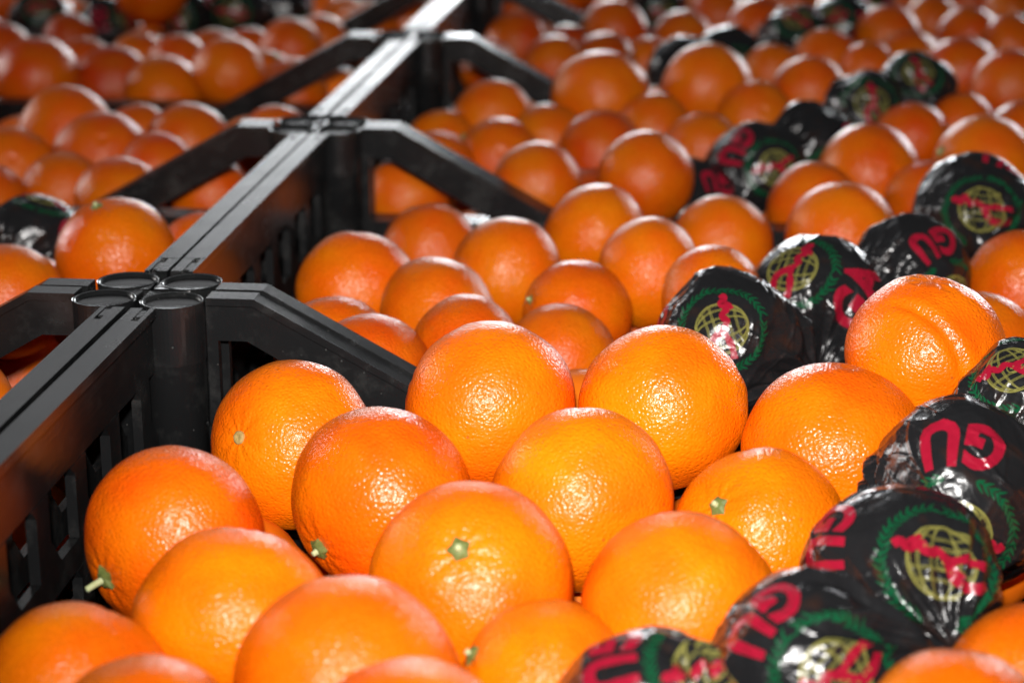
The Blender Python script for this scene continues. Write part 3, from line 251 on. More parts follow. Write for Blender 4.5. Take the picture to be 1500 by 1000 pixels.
def ramp(nt, f, stops):
    n = nt.nodes.new('ShaderNodeValToRGB'); e = n.color_ramp.elements
    while len(e) < len(stops): e.new(.5)
    for el, (p, c) in zip(e, stops): el.position = p; el.color = c if len(c) == 4 else (*c, 1)
    nt.links.new(f, n.inputs[0]); return n.outputs[0]

def peel_material():
    m, nt, p = mat('orange_peel')
    tc = node(nt, 'ShaderNodeTexCoord'); oi = node(nt, 'ShaderNodeObjectInfo')
    off = node(nt, 'ShaderNodeVectorMath', operation='ADD')
    sc_ = node(nt, 'ShaderNodeVectorMath', operation='SCALE'); sc_.inputs[3].default_value = 1
    comb = node(nt, 'ShaderNodeCombineXYZ'); rr = math_n(nt, 'MULTIPLY', oi.outputs['Random'], 37.0)
    lk(nt, rr, comb.inputs[0]); lk(nt, rr, comb.inputs[1])
    lk(nt, tc.outputs['Object'], off.inputs[0]); lk(nt, comb.outputs[0], off.inputs[1])
    co = off.outputs[0]
    # colour: broad ripeness blush, faint speckle and a few dark blemishes
    n1 = node(nt, 'ShaderNodeTexNoise', Scale=1.1, Detail=2.0); lk(nt, co, n1.inputs['Vector'])
    n2 = node(nt, 'ShaderNodeTexNoise', Scale=26.0, Detail=1.0); lk(nt, co, n2.inputs['Vector'])
    n3 = node(nt, 'ShaderNodeTexNoise', Scale=5.5, Detail=2.0); lk(nt, co, n3.inputs['Vector'])
    hs = node(nt, 'ShaderNodeHueSaturation')
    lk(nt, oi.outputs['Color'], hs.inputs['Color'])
    hue = math_n(nt, 'ADD', .481, math_n(nt, 'MULTIPLY', n1.outputs[0], .038)); lk(nt, hue, hs.inputs['Hue'])
    val = math_n(nt, 'ADD', .84, math_n(nt, 'MULTIPLY', n2.outputs[0], .32)); lk(nt, val, hs.inputs['Value'])
    bl = ramp(nt, n3.outputs[0], [(.66, (0, 0, 0)), (.80, (1, 1, 1))])
    v0 = node(nt, 'ShaderNodeTexVoronoi', Scale=3.2); lk(nt, co, v0.inputs['Vector'])
    spot = ramp(nt, v0.outputs['Distance'], [(.03, (1, 1, 1)), (.075, (0, 0, 0))])
    c = mix_c(nt, math_n(nt, 'MULTIPLY', bl, .34), hs.outputs[0], (.42, .13, .012, 1))
    c = mix_c(nt, math_n(nt, 'MULTIPLY', spot, .7), c, (.22, .07, .01, 1))
    lk(nt, c, p.inputs['Base Color'])
    p.inputs['Roughness'].default_value = .36
    ro = math_n(nt, 'ADD', math_n(nt, 'ADD', .155, math_n(nt, 'MULTIPLY', oi.outputs['Random'], .11)), math_n(nt, 'MULTIPLY', n2.outputs[0], .16)); lk(nt, ro, p.inputs['Roughness'])
    p.inputs['IOR'].default_value = 1.39
    # oil glands: many small dimples, with a slow unevenness beneath
    v = node(nt, 'ShaderNodeTexVoronoi', Scale=21.0, Randomness=.9); lk(nt, co, v.inputs['Vector'])
    nb = node(nt, 'ShaderNodeTexNoise', Scale=8.0, Detail=1.0); lk(nt, co, nb.inputs['Vector'])
    mr = node(nt, 'ShaderNodeMapRange', interpolation_type='SMOOTHSTEP'); lk(nt, v.outputs['Distance'], mr.inputs[0]); mr.inputs[1].default_value = .02; mr.inputs[2].default_value = .62
    nf = node(nt, 'ShaderNodeTexNoise', Scale=34.0, Detail=1.0); lk(nt, co, nf.inputs['Vector'])
    h = math_n(nt, 'ADD', math_n(nt, 'MULTIPLY', mr.outputs[0], .75), math_n(nt, 'MULTIPLY', nb.outputs[0], 1.0))
    h = math_n(nt, 'ADD', h, math_n(nt, 'MULTIPLY', nf.outputs[0], .9))
    b = node(nt, 'ShaderNodeBump', Strength=.44, Distance=.0007); lk(nt, h, b.inputs['Height'])
    lk(nt, b.outputs[0], p.inputs['Normal'])
    return m
def plastic_material():
    m, nt, p = mat('black_crate_plastic')
    g = node(nt, 'ShaderNodeNewGeometry')
    n1 = node(nt, 'ShaderNodeTexNoise', Scale=45.0, Detail=6.0, Roughness=.7); lk(nt, g.outputs['Position'], n1.inputs['Vector'])
    n2 = node(nt, 'ShaderNodeTexNoise', Scale=9.0, Detail=3.0); lk(nt, g.outputs['Position'], n2.inputs['Vector'])
    mp = node(nt, 'ShaderNodeMapping'); mp.inputs['Scale'].default_value = (900, 60, 500); mp.inputs['Rotation'].default_value = (.2, .1, .5)
    lk(nt, g.outputs['Position'], mp.inputs['Vector'])
    n3 = node(nt, 'ShaderNodeTexNoise', Scale=1.0, Detail=2.0); lk(nt, mp.outputs[0], n3.inputs['Vector'])
    v = node(nt, 'ShaderNodeTexVoronoi', Scale=130.0); lk(nt, g.outputs['Position'], v.inputs['Vector'])
    dust = ramp(nt, v.outputs['Distance'], [(.035, (1, 1, 1)), (.07, (0, 0, 0))])
    wear = ramp(nt, n1.outputs[0], [(.5, (0, 0, 0)), (.75, (1, 1, 1))])
    c = mix_c(nt, math_n(nt, 'MULTIPLY', wear, .5), (.0085, .0088, .0092, 1), (.045, .044, .042, 1))
    c = mix_c(nt, math_n(nt, 'MULTIPLY', dust, .2), c, (.25, .24, .22, 1))
    lk(nt, c, p.inputs['Base Color'])
    ro = math_n(nt, 'ADD', math_n(nt, 'ADD', .07, math_n(nt, 'MULTIPLY', n1.outputs[0], .16)), math_n(nt, 'MULTIPLY', n2.outputs[0], .18)); lk(nt, ro, p.inputs['Roughness'])
    h = math_n(nt, 'ADD', n2.outputs[0], math_n(nt, 'MULTIPLY', n3.outputs[0], .2))
    b = node(nt, 'ShaderNodeBump', Strength=.5, Distance=.0007); lk(nt, h, b.inputs['Height']); lk(nt, b.outputs[0], p.inputs['Normal'])
    return m
def film_material(name, col, rough, tint=None):
    m, nt, p = mat(name)
    tc = node(nt, 'ShaderNodeTexCoord')
    n1 = node(nt, 'ShaderNodeTexNoise', Scale=2.2, Detail=2.0); lk(nt, tc.outputs['Object'], n1.inputs['Vector'])
    n2 = node(nt, 'ShaderNodeTexNoise', Scale=11.0, Detail=4.0, Roughness=.6, Distortion=1.2); lk(nt, tc.outputs['Object'], n2.inputs['Vector'])
    if tint:
        f = ramp(nt, n1.outputs[0], [(.60, (0, 0, 0)), (.74, (1, 1, 1))]); lk(nt, mix_c(nt, math_n(nt, 'MULTIPLY', f, .4), (*col, 1), (*tint, 1)), p.inputs['Base Color'])
    else:
        lk(nt, mix_c(nt, math_n(nt, 'MULTIPLY', n2.outputs[0], .5), (*col, 1), tuple(c*.72 for c in col)+(1,)), p.inputs['Base Color'])
    lk(nt, math_n(nt, 'ADD', rough, math_n(nt, 'MULTIPLY', n2.outputs[0], .12)), p.inputs['Roughness'])
    # crumpled film: cone-like facets meeting in sharp folds
    ds = node(nt, 'ShaderNodeVectorMath', operation='MULTIPLY_ADD'); lk(nt, n1.outputs['Color'], ds.inputs[0]); ds.inputs[1].default_value = (.8, .8, .8); lk(nt, tc.outputs['Object'], ds.inputs[2])
    v = node(nt, 'ShaderNodeTexVoronoi', Scale=1.7); lk(nt, ds.outputs[0], v.inputs['Vector'])
    v2 = node(nt, 'ShaderNodeTexVoronoi', Scale=7.0); lk(nt, ds.outputs[0], v2.inputs['Vector'])
    h = math_n(nt, 'ADD', v.outputs['Distance'], math_n(nt, 'MULTIPLY', v2.outputs['Distance'], .10))
    h = math_n(nt, 'ADD', h, math_n(nt, 'MULTIPLY', n2.outputs[0], .09))
    b = node(nt, 'ShaderNodeBump', Strength=.65, Distance=.0030); lk(nt, h, b.inputs['Height']); lk(nt, b.outputs[0], p.inputs['Normal'])
    return m
def simple(name, a, b_, scale, rough):
    m, nt, p = mat(name); tc = node(nt, 'ShaderNodeTexCoord')
    n = node(nt, 'ShaderNodeTexNoise', Scale=scale, Detail=4.0); lk(nt, tc.outputs['Object'], n.inputs['Vector'])
    lk(nt, mix_c(nt, n.outputs[0], (*a, 1), (*b_, 1)), p.inputs['Base Color']); p.inputs['Roughness'].default_value = rough
    return m
PEEL = peel_material(); PLASTIC = plastic_material()
FILM = film_material('black_film', (.012, .012, .013), .15, (.05, .016, .006))
RED = film_material('red_print', (.32, .007, .026), .19); GREEN = film_material('green_print', (.004, .075, .028), .19)
YEL = film_material('yellow_print', (.22, .205, .05), .19)
CALYX = simple('green_calyx', (.06, .10, .018), (.20, .21, .055), 14, .55)
STALK = simple('cut_stalk', (.55, .55, .33), (.35, .42, .16), 20, .6)
SCAR = simple('dry_stem_scar', (.50, .36, .12), (.30, .17, .05), 12, .7)
FLOOR = simple('dark_floor', (.05, .048, .045), (.09, .085, .08), 6, .7)

# ------------------------------------------------------------------ helpers
def link(name, me, parent=None, m=None):
    o = bpy.data.objects.new(name, me); COL.objects.link(o)
    if m is not None and not me.materials: me.materials.append(m)
    if parent: o.parent = parent
    return o
def tag(o, label, cat, group=None):
    o['label'] = label; o['category'] = cat
    if group: o['group'] = group
def mesh_of(bm, name, m, smooth=False, bevel=0):
    if bevel:
        bmesh.ops.bevel(bm, geom=[e for e in bm.edges if len(e.link_faces) == 2 and e.calc_face_angle(0) > .4], offset=bevel, segments=2, profile=.5, affect='EDGES')
    bmesh.ops.recalc_face_normals(bm, faces=bm.faces)
    me = bpy.data.meshes.new(name); bm.to_mesh(me); bm.free()
    if smooth: me.polygons.foreach_set('use_smooth', [True]*len(me.polygons))
    me.materials.append(m); return me
def box(bm, x0, x1, y0, y1, z0, z1):
    vs = [bm.verts.new((x, y, z)) for x in (x0, x1) for y in (y0, y1) for z in (z0, z1)]
    for f in ((0,1,3,2),(4,6,7,5),(0,4,5,1),(2,3,7,6),(0,2,6,4),(1,5,7,3)): bm.faces.new([vs[i] for i in f])
def prism(bm, pts, ax, a, b):
    # pts: (u, z) outline; extruded along axis ax ('x' or 'y') from a to b
    def P(u, z, t): return (t, u, z) if ax == 'x' else (u, t, z)
    A = [bm.verts.new(P(u, z, a)) for u, z in pts]; B = [bm.verts.new(P(u, z, b)) for u, z in pts]
    bm.faces.new(A); bm.faces.new(B[::-1]); n = len(pts)
    for i in range(n): bm.faces.new((A[i], B[i], B[(i+1) % n], A[(i+1) % n]))
def lathe(bm, prof, seg, cx=0, cy=0):
    rings = []
    for r, z in prof: rings.append([bm.verts.new((cx+r*math.cos(2*math.pi*i/seg), cy+r*math.sin(2*math.pi*i/seg), z)) for i in range(seg)])
    for a, b in zip(rings, rings[1:]):
        for i in range(seg): bm.faces.new((a[i], a[(i+1) % seg], b[(i+1) % seg], b[i]))
    bm.faces.new(rings[0]); bm.faces.new(rings[-1])

# ------------------------------------------------------------------ the floor under the crates
H = .185
bm = bmesh.new(); s = 9
bm.faces.new([bm.verts.new(v) for v in ((-s, -s, 0), (s, -s, 0), (s, s, 0), (-s, s, 0))])
fl = link('ground', mesh_of(bm, 'ground', FLOOR)); fl.location.z = -H-.001; fl['kind'] = 'structure'

# ------------------------------------------------------------------ one crate, then its copies
HX, HY, LOW = .3388, .1988, H-.062
def build_crate():
    root = bpy.data.objects.new('plastic_crate', None); COL.objects.link(root)
    bm = bmesh.new(); box(bm, -HX+.012, HX-.012, -HY+.012, HY-.012, .002, .006)
    for i in range(-8, 9): box(bm, i*.037-.002, i*.037+.002, -HY+.013, HY-.013, 0, .0021)
    link('base', mesh_of(bm, 'crate_base', PLASTIC), root)
    # corner posts with a round stacking cup in the top
    bm = bmesh.new()
    lathe(bm, [(.0138, .001), (.0143, H-.004), (.0144, H-.0035), (.0144, H-.0012), (.0139, H-.0007), (.0131, H-.0009), (.0128, H-.0022), (.0118, H-.0026), (.003, H-.0027)], 40)
    bmesh.ops.recalc_face_normals(bm, faces=bm.faces)
    pm = mesh_of(bm, 'crate_post', PLASTIC, True)
    pm.polygons.foreach_set('use_smooth', [len(p.vertices) == 4 for p in pm.polygons])
    for sx in (-1, 1):
        for sy in (-1, 1):
            o = link('corner_post', pm, root); o.location = (sx*(HX-.0145), sy*(HY-.0145), 0)
            # moulded block that closes the corner round the cup and carries its two flanks down
            bm = bmesh.new(); rings = []
            for r_, z0 in ((.0136, H-.0012), (1, H-.0006), (1, H-.028), (.0136, H-.028)):
                ring = []
                for i in range(48):
                    a = 2*math.pi*i/48; ca, sa = math.cos(a), math.sin(a); rr = r_
                    if r_ == 1:
                        rr = min(.0142/max(ca*sx, 1e-6), .0142/max(sa*sy, 1e-6)) if ca*sx > 1e-6 or sa*sy > 1e-6 else .01445
                        if ca*sx <= 0 or sa*sy <= 0: rr = min(rr, .01445)
                    ring.append(bm.verts.new((rr*ca, rr*sa, z0)))
                rings.append(ring)
            for a_, b_ in zip(rings, rings[1:]):
                for i in range(48): bm.faces.new((a_[i], a_[(i+1) % 48], b_[(i+1) % 48], b_[i]))
            link('corner_block', mesh_of(bm, 'corner_block', PLASTIC, bevel=.0005), o)
    # side walls: solid band under a channelled rail, a middle and a bottom band, flared bars between
    for sx in (-1, 1):
        bm = bmesh.new(); y1 = HY-.024
        def bb(a, b, z0, z1, ya=-y1, yb=y1):
            xa, xb = sorted((sx*(HX-a), sx*(HX-b))); box(bm, xa, xb, ya, yb, z0, z1)
        bb(.0045, .0085, H-.031, H-.003)
        bb(.0045, .0085, .110, .122); bb(.0045, .0085, .064, .076); bb(.0045, .0085, .004, .030)
        wall = link('side_wall', mesh_of(bm, 'side_wall', PLASTIC, bevel=.0007), root)
        bm = bmesh.new()
        # rail in section: two raised lips with a shallow channel, an open length of channel in the middle
        for a, b, z0, z1, ya, yb in ((.0002, .0112, H-.0045, H-.0016, -y1+.0055, y1-.0055), (.0002, .0112, H-.0015, H, -y1+.030, y1-.026), (.0002, .0056, H-.0015, H-.0001, -y1+.006, -y1+.0298), (.0002, .0056, H-.0015, H-.0001, y1-.0258, y1-.006), (.0088, .0112, H-.0015, H-.0001, -y1+.006, -y1+.0298), (.0088, .0112, H-.0015, H-.0001, y1-.0258, y1-.006),
                                     (.0059, .0083, H-.0015, H-.0004, -y1+.010, -y1+.022), (.0059, .0083, H-.0015, H-.0004, y1-.019, y1-.009)):
            bb(a, b, z0, z1, ya, yb)
        link('top_rail', mesh_of(bm, 'top_rail', PLASTIC, bevel=.0006), wall)
        bm = bmesh.new(); xa, xb = -.0022, .0022
        for z0, z1 in ((.0302, .0638), (.0762, .1098), (.1222, H-.0312)):
            prism(bm, [(-.0070, z0), (.017, z0), (.0070, z0+.012), (.0070, z1), (-.012, z1), (-.0070, z1-.005)], 'x', xa, xb)
        barm = mesh_of(bm, 'side_bar', PLASTIC, bevel=.0006)
        n = 8
        for i in range(n):
            o = link('bar', barm, wall); o.location = (sx*(HX-.0065), -y1+.008+(2*y1-.028)*i/(n-1), 0)
    # end walls: low in the middle, a shoulder arm sloping up to each post over a three-cornered hand hole
    for sy in (-1, 1):
        bm = bmesh.new(); x1 = HX-.0275
        def bb(a, b, z0, z1, xa=-x1, xb=x1):
            ya, yb = sorted((sy*(HY-a), sy*(HY-b))); box(bm, xa, xb, ya, yb, z0, z1)
        bb(.0045, .0085, LOW-.028, LOW-.003); bb(.0045, .0085, .004, .026); bb(.0045, .0085, .060, .068)
        wall = link('end_wall', mesh_of(bm, 'end_wall', PLASTIC, bevel=.0007), root)
        bm = bmesh.new(); bb(.0002, .0105, LOW-.003, LOW, -x1, x1)
        link('low_rail', mesh_of(bm, 'low_rail', PLASTIC, bevel=.0008), wall)
        for sx in (-1, 1):
            bm = bmesh.new()
            def ex(pts, a, b):
                ya, yb = sorted((sy*(HY-a), sy*(HY-b))); prism(bm, [(sx*(HX-u), z) for u, z in pts], 'y', ya, yb)
            # web of the arm, the strut beside the post, and the rounded flange along the slope
            ex([(.0285, H-.0022), (.051, H-.0022), (.158, LOW+.0002), (.118, LOW+.0002), (.047, H-.021), (.0335, H-.021), (.0335, LOW+.0002), (.0285, LOW+.0002)], .0045, .0088)
            ex([(.0295, H), (.0515, H), (.163, LOW+.0003), (.1565, LOW+.0003), (.0508, H-.0036), (.0295, H-.0036)], .0003, .0118)
            am = mesh_of(bm, 'shoulder_arm', PLASTIC, bevel=.0011)
            link('shoulder_arm', am, wall)
        bm = bmesh.new(); box(bm, -.004, .004, -.0022, .0022, .0262, .0598); box(bm, -.004, .004, -.0022, .0022, .0682, LOW-.0282)
        barm = mesh_of(bm, 'end_bar', PLASTIC, bevel=.0006)
        n = 16
        for i in range(n):
            o = link('bar', barm, wall); o.location = (-x1+.005+(2*x1-.010)*i/(n-1), sy*(HY-.0065), 0)
    return root
def copy_tree(o, parent=None):
    c = o.copy(); COL.objects.link(c); c.parent = parent
    for ch in list(o.children): copy_tree(ch, c)
    return c
ORD = ['nearest', 'second', 'third', 'fourth', 'fifth']
CR_LABEL = {
 ('R', 0): 'nearest black plastic crate on the right, heaped with the largest oranges in front',
 ('R', 1): 'black plastic crate right of the rails, second from the front',
 ('R', 2): 'black plastic crate right of the rails, third from the front',
 ('R', 3): 'black plastic crate right of the rails, fourth from the front',
 ('R', 4): 'farthest black plastic crate right of the rails, at the top edge',
 ('L', 0): 'black plastic crate at the lower left edge, only its rail and slotted wall showing',
 ('L', 1): 'black plastic crate left of the rails holding a stalked orange beside a wrapped one',
 ('L', 2): 'black plastic crate left of the rails, third from the front',
 ('L', 3): 'black plastic crate left of the rails, fourth from the front',
 ('L', 4): 'farthest black plastic crate left of the rails, at the top left corner'}
proto = build_crate(); rnd = random.Random(4); first = True
for col in 'RL':
    for k in range(5):
        c = proto if first else copy_tree(proto); first = False
        c.location = ((.34 if col == 'R' else -.34)+(k == 1)*.0012+rnd.uniform(-.0006, .0006), .4*(k-.5)+rnd.uniform(-.0004, .0004), -H+rnd.uniform(0, .0005))
        c.rotation_euler.z = math.radians(rnd.uniform(-.06, .06))
        tag(c, CR_LABEL[(col, k)], 'crate', 'black crates set edge to edge')

# ------------------------------------------------------------------ oranges
def uv_sphere(seg, rings):
    V = [(0, 0, 1)]; Fc = []
    for j in range(1, rings):
        t = math.pi*j/rings
        for i in range(seg):
            a = 2*math.pi*i/seg; V.append((math.sin(t)*math.cos(a), math.sin(t)*math.sin(a), math.cos(t)))
    V.append((0, 0, -1)); e = len(V)-1
    for i in range(seg):
        Fc.append((0, 1+i, 1+(i+1) % seg)); b = 1+(rings-2)*seg; Fc.append((e, b+(i+1) % seg, b+i))
    for j in range(rings-2):
        for i in range(seg):
            a = 1+j*seg; b = a+seg; Fc.append((a+i, b+i, b+(i+1) % seg, a+(i+1) % seg))
    return V, Fc
SV, SF = uv_sphere(96, 64)
def orange_mesh(seed, flat=.96, groove=None, stemmed=True):
    o = Vector((seed*7.3, seed*1.7, -seed*3.1)); out = []
    r0 = random.Random(seed); ph = r0.uniform(0, 6)
    for v in SV:
        d = Vector(v); a = math.acos(max(-1, min(1, d.z))); f = math.atan2(d.y, d.x)
        r = 1+.036*noise.noise(d*1.15+o)+.014*noise.noise(d*2.6+o)+.004*noise.noise(d*7+o)
        # stem end: a dimple ringed by shallow furrows; blossom end: a small navel
        g = math.exp(-(a/.30)**2)
        r -= (.035*math.exp(-(a/.16)**2)+.012*g) + .012*math.exp(-((a-.22)/.16)**2)*(.5+.5*math.sin(f*9+ph+2*noise.noise(d*2+o)))
        b = math.pi-a
        r -= .03*math.exp(-(b/.09)**2)-.012*math.exp(-((b-.17)/.10)**2)
        if groove:
            n, h, mid = groove
            dist = d.dot(n)-h
            msk = max(0, min(1, (d.dot(mid)-.72)/.16))
            r -= msk*(.05*math.exp(-(dist/.045)**2)-.022*math.exp(-((abs(dist)-.13)/.09)**2))
        p = d*r; p.z *= flat; out.append(p)
    s_ = sum(p.length for p in out)/len(out); out = [p/s_ for p in out]
    me = bpy.data.meshes.new('orange'); me.from_pydata(out, [], SF); me.polygons.foreach_set('use_smooth', [True]*len(SF)); me.materials.append(PEEL)
    return me
OM = [orange_mesh(i+1, f) for i, f in enumerate((.97, .92, 1.02, .95, .985, .93, 1.0, .90, .96, 1.03))]
def stem_mesh(kind):
    bm = bmesh.new(); r0 = random.Random(kind)
    if kind == 'scar':
        lathe(bm, [(.085, .90), (.082, .945), (.062, .958), (.035, .952), (.015, .945)], 20)
        for v in bm.verts: v.co += Vector((r0.uniform(-1, 1), r0.uniform(-1, 1), r0.uniform(-1, 1)))*.006
        return [('stem_scar', mesh_of(bm, 'stem_scar', SCAR, True))]
    # five-pointed calyx with a cut stub
    n = 10; ring0 = []; ring1 = []; ring2 = []
    for i in range(n):
        a = 2*math.pi*i/n; R_ = (.145 if i % 2 == 0 else .105)*r0.uniform(.82, 1.15)
        ring0.append(bm.verts.new((R_*math.cos(a), R_*math.sin(a), .958-.10*R_+r0.uniform(-.004, .012))))
        ring1.append(bm.verts.new((.075*math.cos(a), .075*math.sin(a), .985)))
        ring2.append(bm.verts.new((R_*.9*math.cos(a), R_*.9*math.sin(a), .90)))
    top = bm.verts.new((0, 0, .99))
    for i in range(n):
        j = (i+1) % n
        bm.faces.new((ring0[i], ring0[j], ring1[j], ring1[i])); bm.faces.new((ring1[i], ring1[j], top)); bm.faces.new((ring2[j], ring2[i], ring0[i], ring0[j]))
    bm.faces.new(ring2[::-1])
    cal = mesh_of(bm, 'calyx', CALYX)
    bm = bmesh.new(); hgt = .19 if kind == 'long' else .05; tilt = .10 if kind == 'long' else 0
    prof = [(.044, .97), (.038, .99), (.033, .99+hgt*.5), (.031, .99+hgt), (.015, .992+hgt)]
    lathe(bm, prof, 12)
    for v in bm.verts:
        t = max(0, v.co.z-.97); v.co.x += tilt*t*3*t; v.co.x += r0.uniform(-.003, .003); v.co.y += r0.uniform(-.003, .003)
    return [('calyx', cal), ('stalk', mesh_of(bm, 'stalk', STALK, True))]
STEMS = {k: stem_mesh(k) for k in ('scar', 'short', 'long')}
# peel tones, as the fruit itself differs: y yellow-orange, m mid, r deep red-orange
TONE = {'y': (.90, .178, .0015), 'm': (.86, .157, .0015), 'r': (.80, .122, .0015), 'd': (.66, .090, .002)}
TN = dict(a4='y', a7='y', a8='m', a11='y', a14='y', a10='y', a5='y', a3='m', a1='m', a2='r', a6='r', a12='m', a13='m', a9='m', a19='m', a15='m', a16='m', a17='y', a18='m',
          b11='y', b8='m', b6='m', b4='m', b17='m', c12='y', c16='y', c8='y', c18='y', c3='d', c11='y', c17='m', d3='y', d1='y', d7='r', d12='r', d10='d', d8='d', h1='m', h2='y',
          i1='m', j1='r', j2='d', j3='y', j4='r', j5='y', j8='m', j9='y', j14='d', j15='r', l1='r', i3='r', i2='r', e11='r')
NTH = ['leftmost', 'second from left', 'third from left', 'fourth from left', 'fifth from left', 'sixth from left', 'seventh from left', 'eighth from left', 'ninth from left', 'tenth from left', 'eleventh from left', 'twelfth from left', 'thirteenth from left', 'fourteenth from left', 'fifteenth from left', 'sixteenth from left', 'seventeenth from left', 'eighteenth from left', 'nineteenth from left', 'twentieth from left', 'twenty-first from left', 'twenty-second from left', 'twenty-third from left', 'twenty-fourth from left']
OWN = {
 'a1': 'orange with pale dry stem scar, tucked into the near crate corner under the sloping arm',
 'a2': 'deep orange with green stem at lower right, between scarred orange and stem-facing orange',
 'a3': 'tallest sharp orange at the middle, against the near end of the sloping black arm',
 'a4': 'yellow-orange fruit in the middle with strong flash highlight, below the two rear oranges',
 'a5': 'sharp orange directly in front of the leftmost black wrapped fruit',
 'a6': 'deep orange with pale cut stalk poking left against the slotted crate wall',
 'a7': 'smooth yellow-orange fruit in front of the one with the poking stalk',
 'a8': 'yellow-orange fruit showing its green stem button face-on at the front centre',
 'a9': 'wide orange left of the wrapped fruit with large red letters',
 'a10': 'orange with green star stem at its upper left, below the wide orange',
 'a11': 'large blurred yellow-orange fruit left of the front wrapped fruits, stemless',
 'a12': 'largest blurred orange at the bottom edge left of centre',
 'a13': 'blurred orange in the bottom left corner',
 'a14': 'small yellow orange at the bottom edge with green stem at its left',
 'a15': 'orange cut by the bottom edge, only its crown showing beside the bottom left corner',
 'a16': 'orange cut by the bottom edge below the centre, only its crown showing',
 'a17': 'blurred orange cut by the bottom edge at the bottom right corner',
 'a18': 'orange cut by the right edge just above the bottom right corner',
 'a19': 'orange with a deep curved crease, right of the two sharp wrapped fruits',
 'h1': 'orange with green stem on top, left of the rails beside a wrapped fruit',
 'h2': 'orange at the left edge in front of a wrapped fruit',
 'h3': 'orange sliver between the stemmed orange and the grey rail, left of rails',
 'g1': 'orange at the left edge seen through the hand hole under the nearest left arm',
 'b11': 'yellowish orange at the end of the second sloping arm, right of the rails',
 'b16': 'orange mostly hidden behind the creased orange at the right',
 'b17': 'orange cut by the right edge above the creased orange',
 'c18': 'orange with small green stem at its left side, in third crate near right edge',
 'w5': 'black wrapped orange cut by the right edge, crinkled, yellow globe near its top',
 'w6': 'black wrapped orange with big red letters G and U upside down on top',
 'w7': 'black wrapped orange with face-on globe emblem and silvery pleats below, lower right',
 'w8': 'blurred black wrapped orange with red letters upper left and green wreath, bottom right',
 'w9': 'black wrapped orange cut by the bottom edge, lowest of the wrapped fruits',
 'v1': 'sharp black wrapped orange with slanting globe emblem behind the central oranges',
 'v2': 'black wrapped orange with upright red script on globe and fan of pleats',
 'v3': 'black wrapped orange with red letters on top, behind the creased orange',
 'v4': 'black wrapped orange with blurred globe emblem face-on at the upper right edge',
 'x1': 'black wrapped orange behind the stemmed orange, left of the rails'}
def label_of(key, kind, col, k):
    if key in OWN: return OWN[key]
    i, n = RANK[key]; side = 'right' if col == 'R' else 'left'
    what = 'bare orange' if kind == 'o' else 'black wrapped orange'
    pos = 'rightmost' if i == n-1 and n > 1 else NTH[i]
    return '%s, %s in the %s crate back, %s of the rails' % (what, pos, ORD[k], side)
rng = random.Random(11); CV = Vector(CAM_LOC)
def group_of(kind, col, k):
    return ('bare oranges' if kind == 'o' else 'black wrapped oranges')+' in the %s %s crate' % (ORD[k], 'right' if col == 'R' else 'left')
SCALED = {'a9': (1.0, .93), }
for key, kind, col, k, x, y, z, R in FRUIT:
    if kind != 'o': continue
    c = Vector((x, y, z))
    if key == 'a19':
        d1, d2, d3 = [Vector(q).normalized() for q in GROOVE]
        n = (d2-d1).cross(d3-d1).normalized(); me = orange_mesh(77, 1.0, (n, n.dot(d1), (d1+d2+d3).normalized()))
        q = Quaternion()
        # keep the stem end away from view
    else:
        me = OM[rng.randrange(len(OM))]
        if key in STEM: ax = Vector(STEM[key]).normalized()
        else:
            v = (CV-c).normalized(); ax = Vector((rng.gauss(0, 1), rng.gauss(0, 1), rng.gauss(0, 1))).normalized()
            if abs(ax.dot(v)) > .25 and key[0] in 'ab': ax = (ax-v*ax.dot(v)*.95).normalized()
            if ax.dot(v) > 0: ax = -ax
            if key == 'a9': ax = Vector((.12, .05, 1)).normalized(); ax = -ax; me = OM[5]
        q = Vector((0, 0, 1)).rotation_difference(ax) @ Quaternion((0, 0, 1), rng.uniform(0, 6.28))
    o = link('orange', me); o.location = c; o.rotation_mode = 'QUATERNION'; o.rotation_quaternion = q; o.scale = (R*1.008,)*3
    t = TN.get(key) or rng.choice('mmmrry'); row_falloff = (1, .73, .64, .62, .60)[k]   # flash falloff put into the peel colour: farther crates darker and redder
    b = (TONE[t][0]*(.10+.90*row_falloff), TONE[t][1]*row_falloff, TONE[t][2]); j = rng.uniform(.94, 1.05)
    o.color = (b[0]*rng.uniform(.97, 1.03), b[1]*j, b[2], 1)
    tag(o, label_of(key, kind, col, k), 'orange', group_of(kind, col, k))
    if key in STEM:
        for nm, sm in STEMS['scar' if key == 'a1' else 'long' if key == 'a6' else 'short']: link(nm, sm, o)
# the layers of fruit beneath and beyond the picture's edge
LV, LF = uv_sphere(20, 14); LVn = np.array(LV); vs = []; fs = []
for i, (x, y, z, R) in enumerate(UNDER):
    vs.append(LVn*R+np.array((x, y, z))); fs += [tuple(a+i*len(LV) for a in f) for f in LF]
me = bpy.data.meshes.new('oranges_beneath'); me.from_pydata(np.concatenate(vs).tolist(), [], fs); me.polygons.foreach_set('use_smooth', [True]*len(fs))
PEEL2 = simple('plain_peel', (.80, .145, .005), (.84, .19, .006), 14, .36); me.materials.append(PEEL2)
o = link('oranges_beneath', me); o['kind'] = 'stuff'; o['label'] = 'bare oranges filling the crates beneath the top layer'; o['category'] = 'oranges'

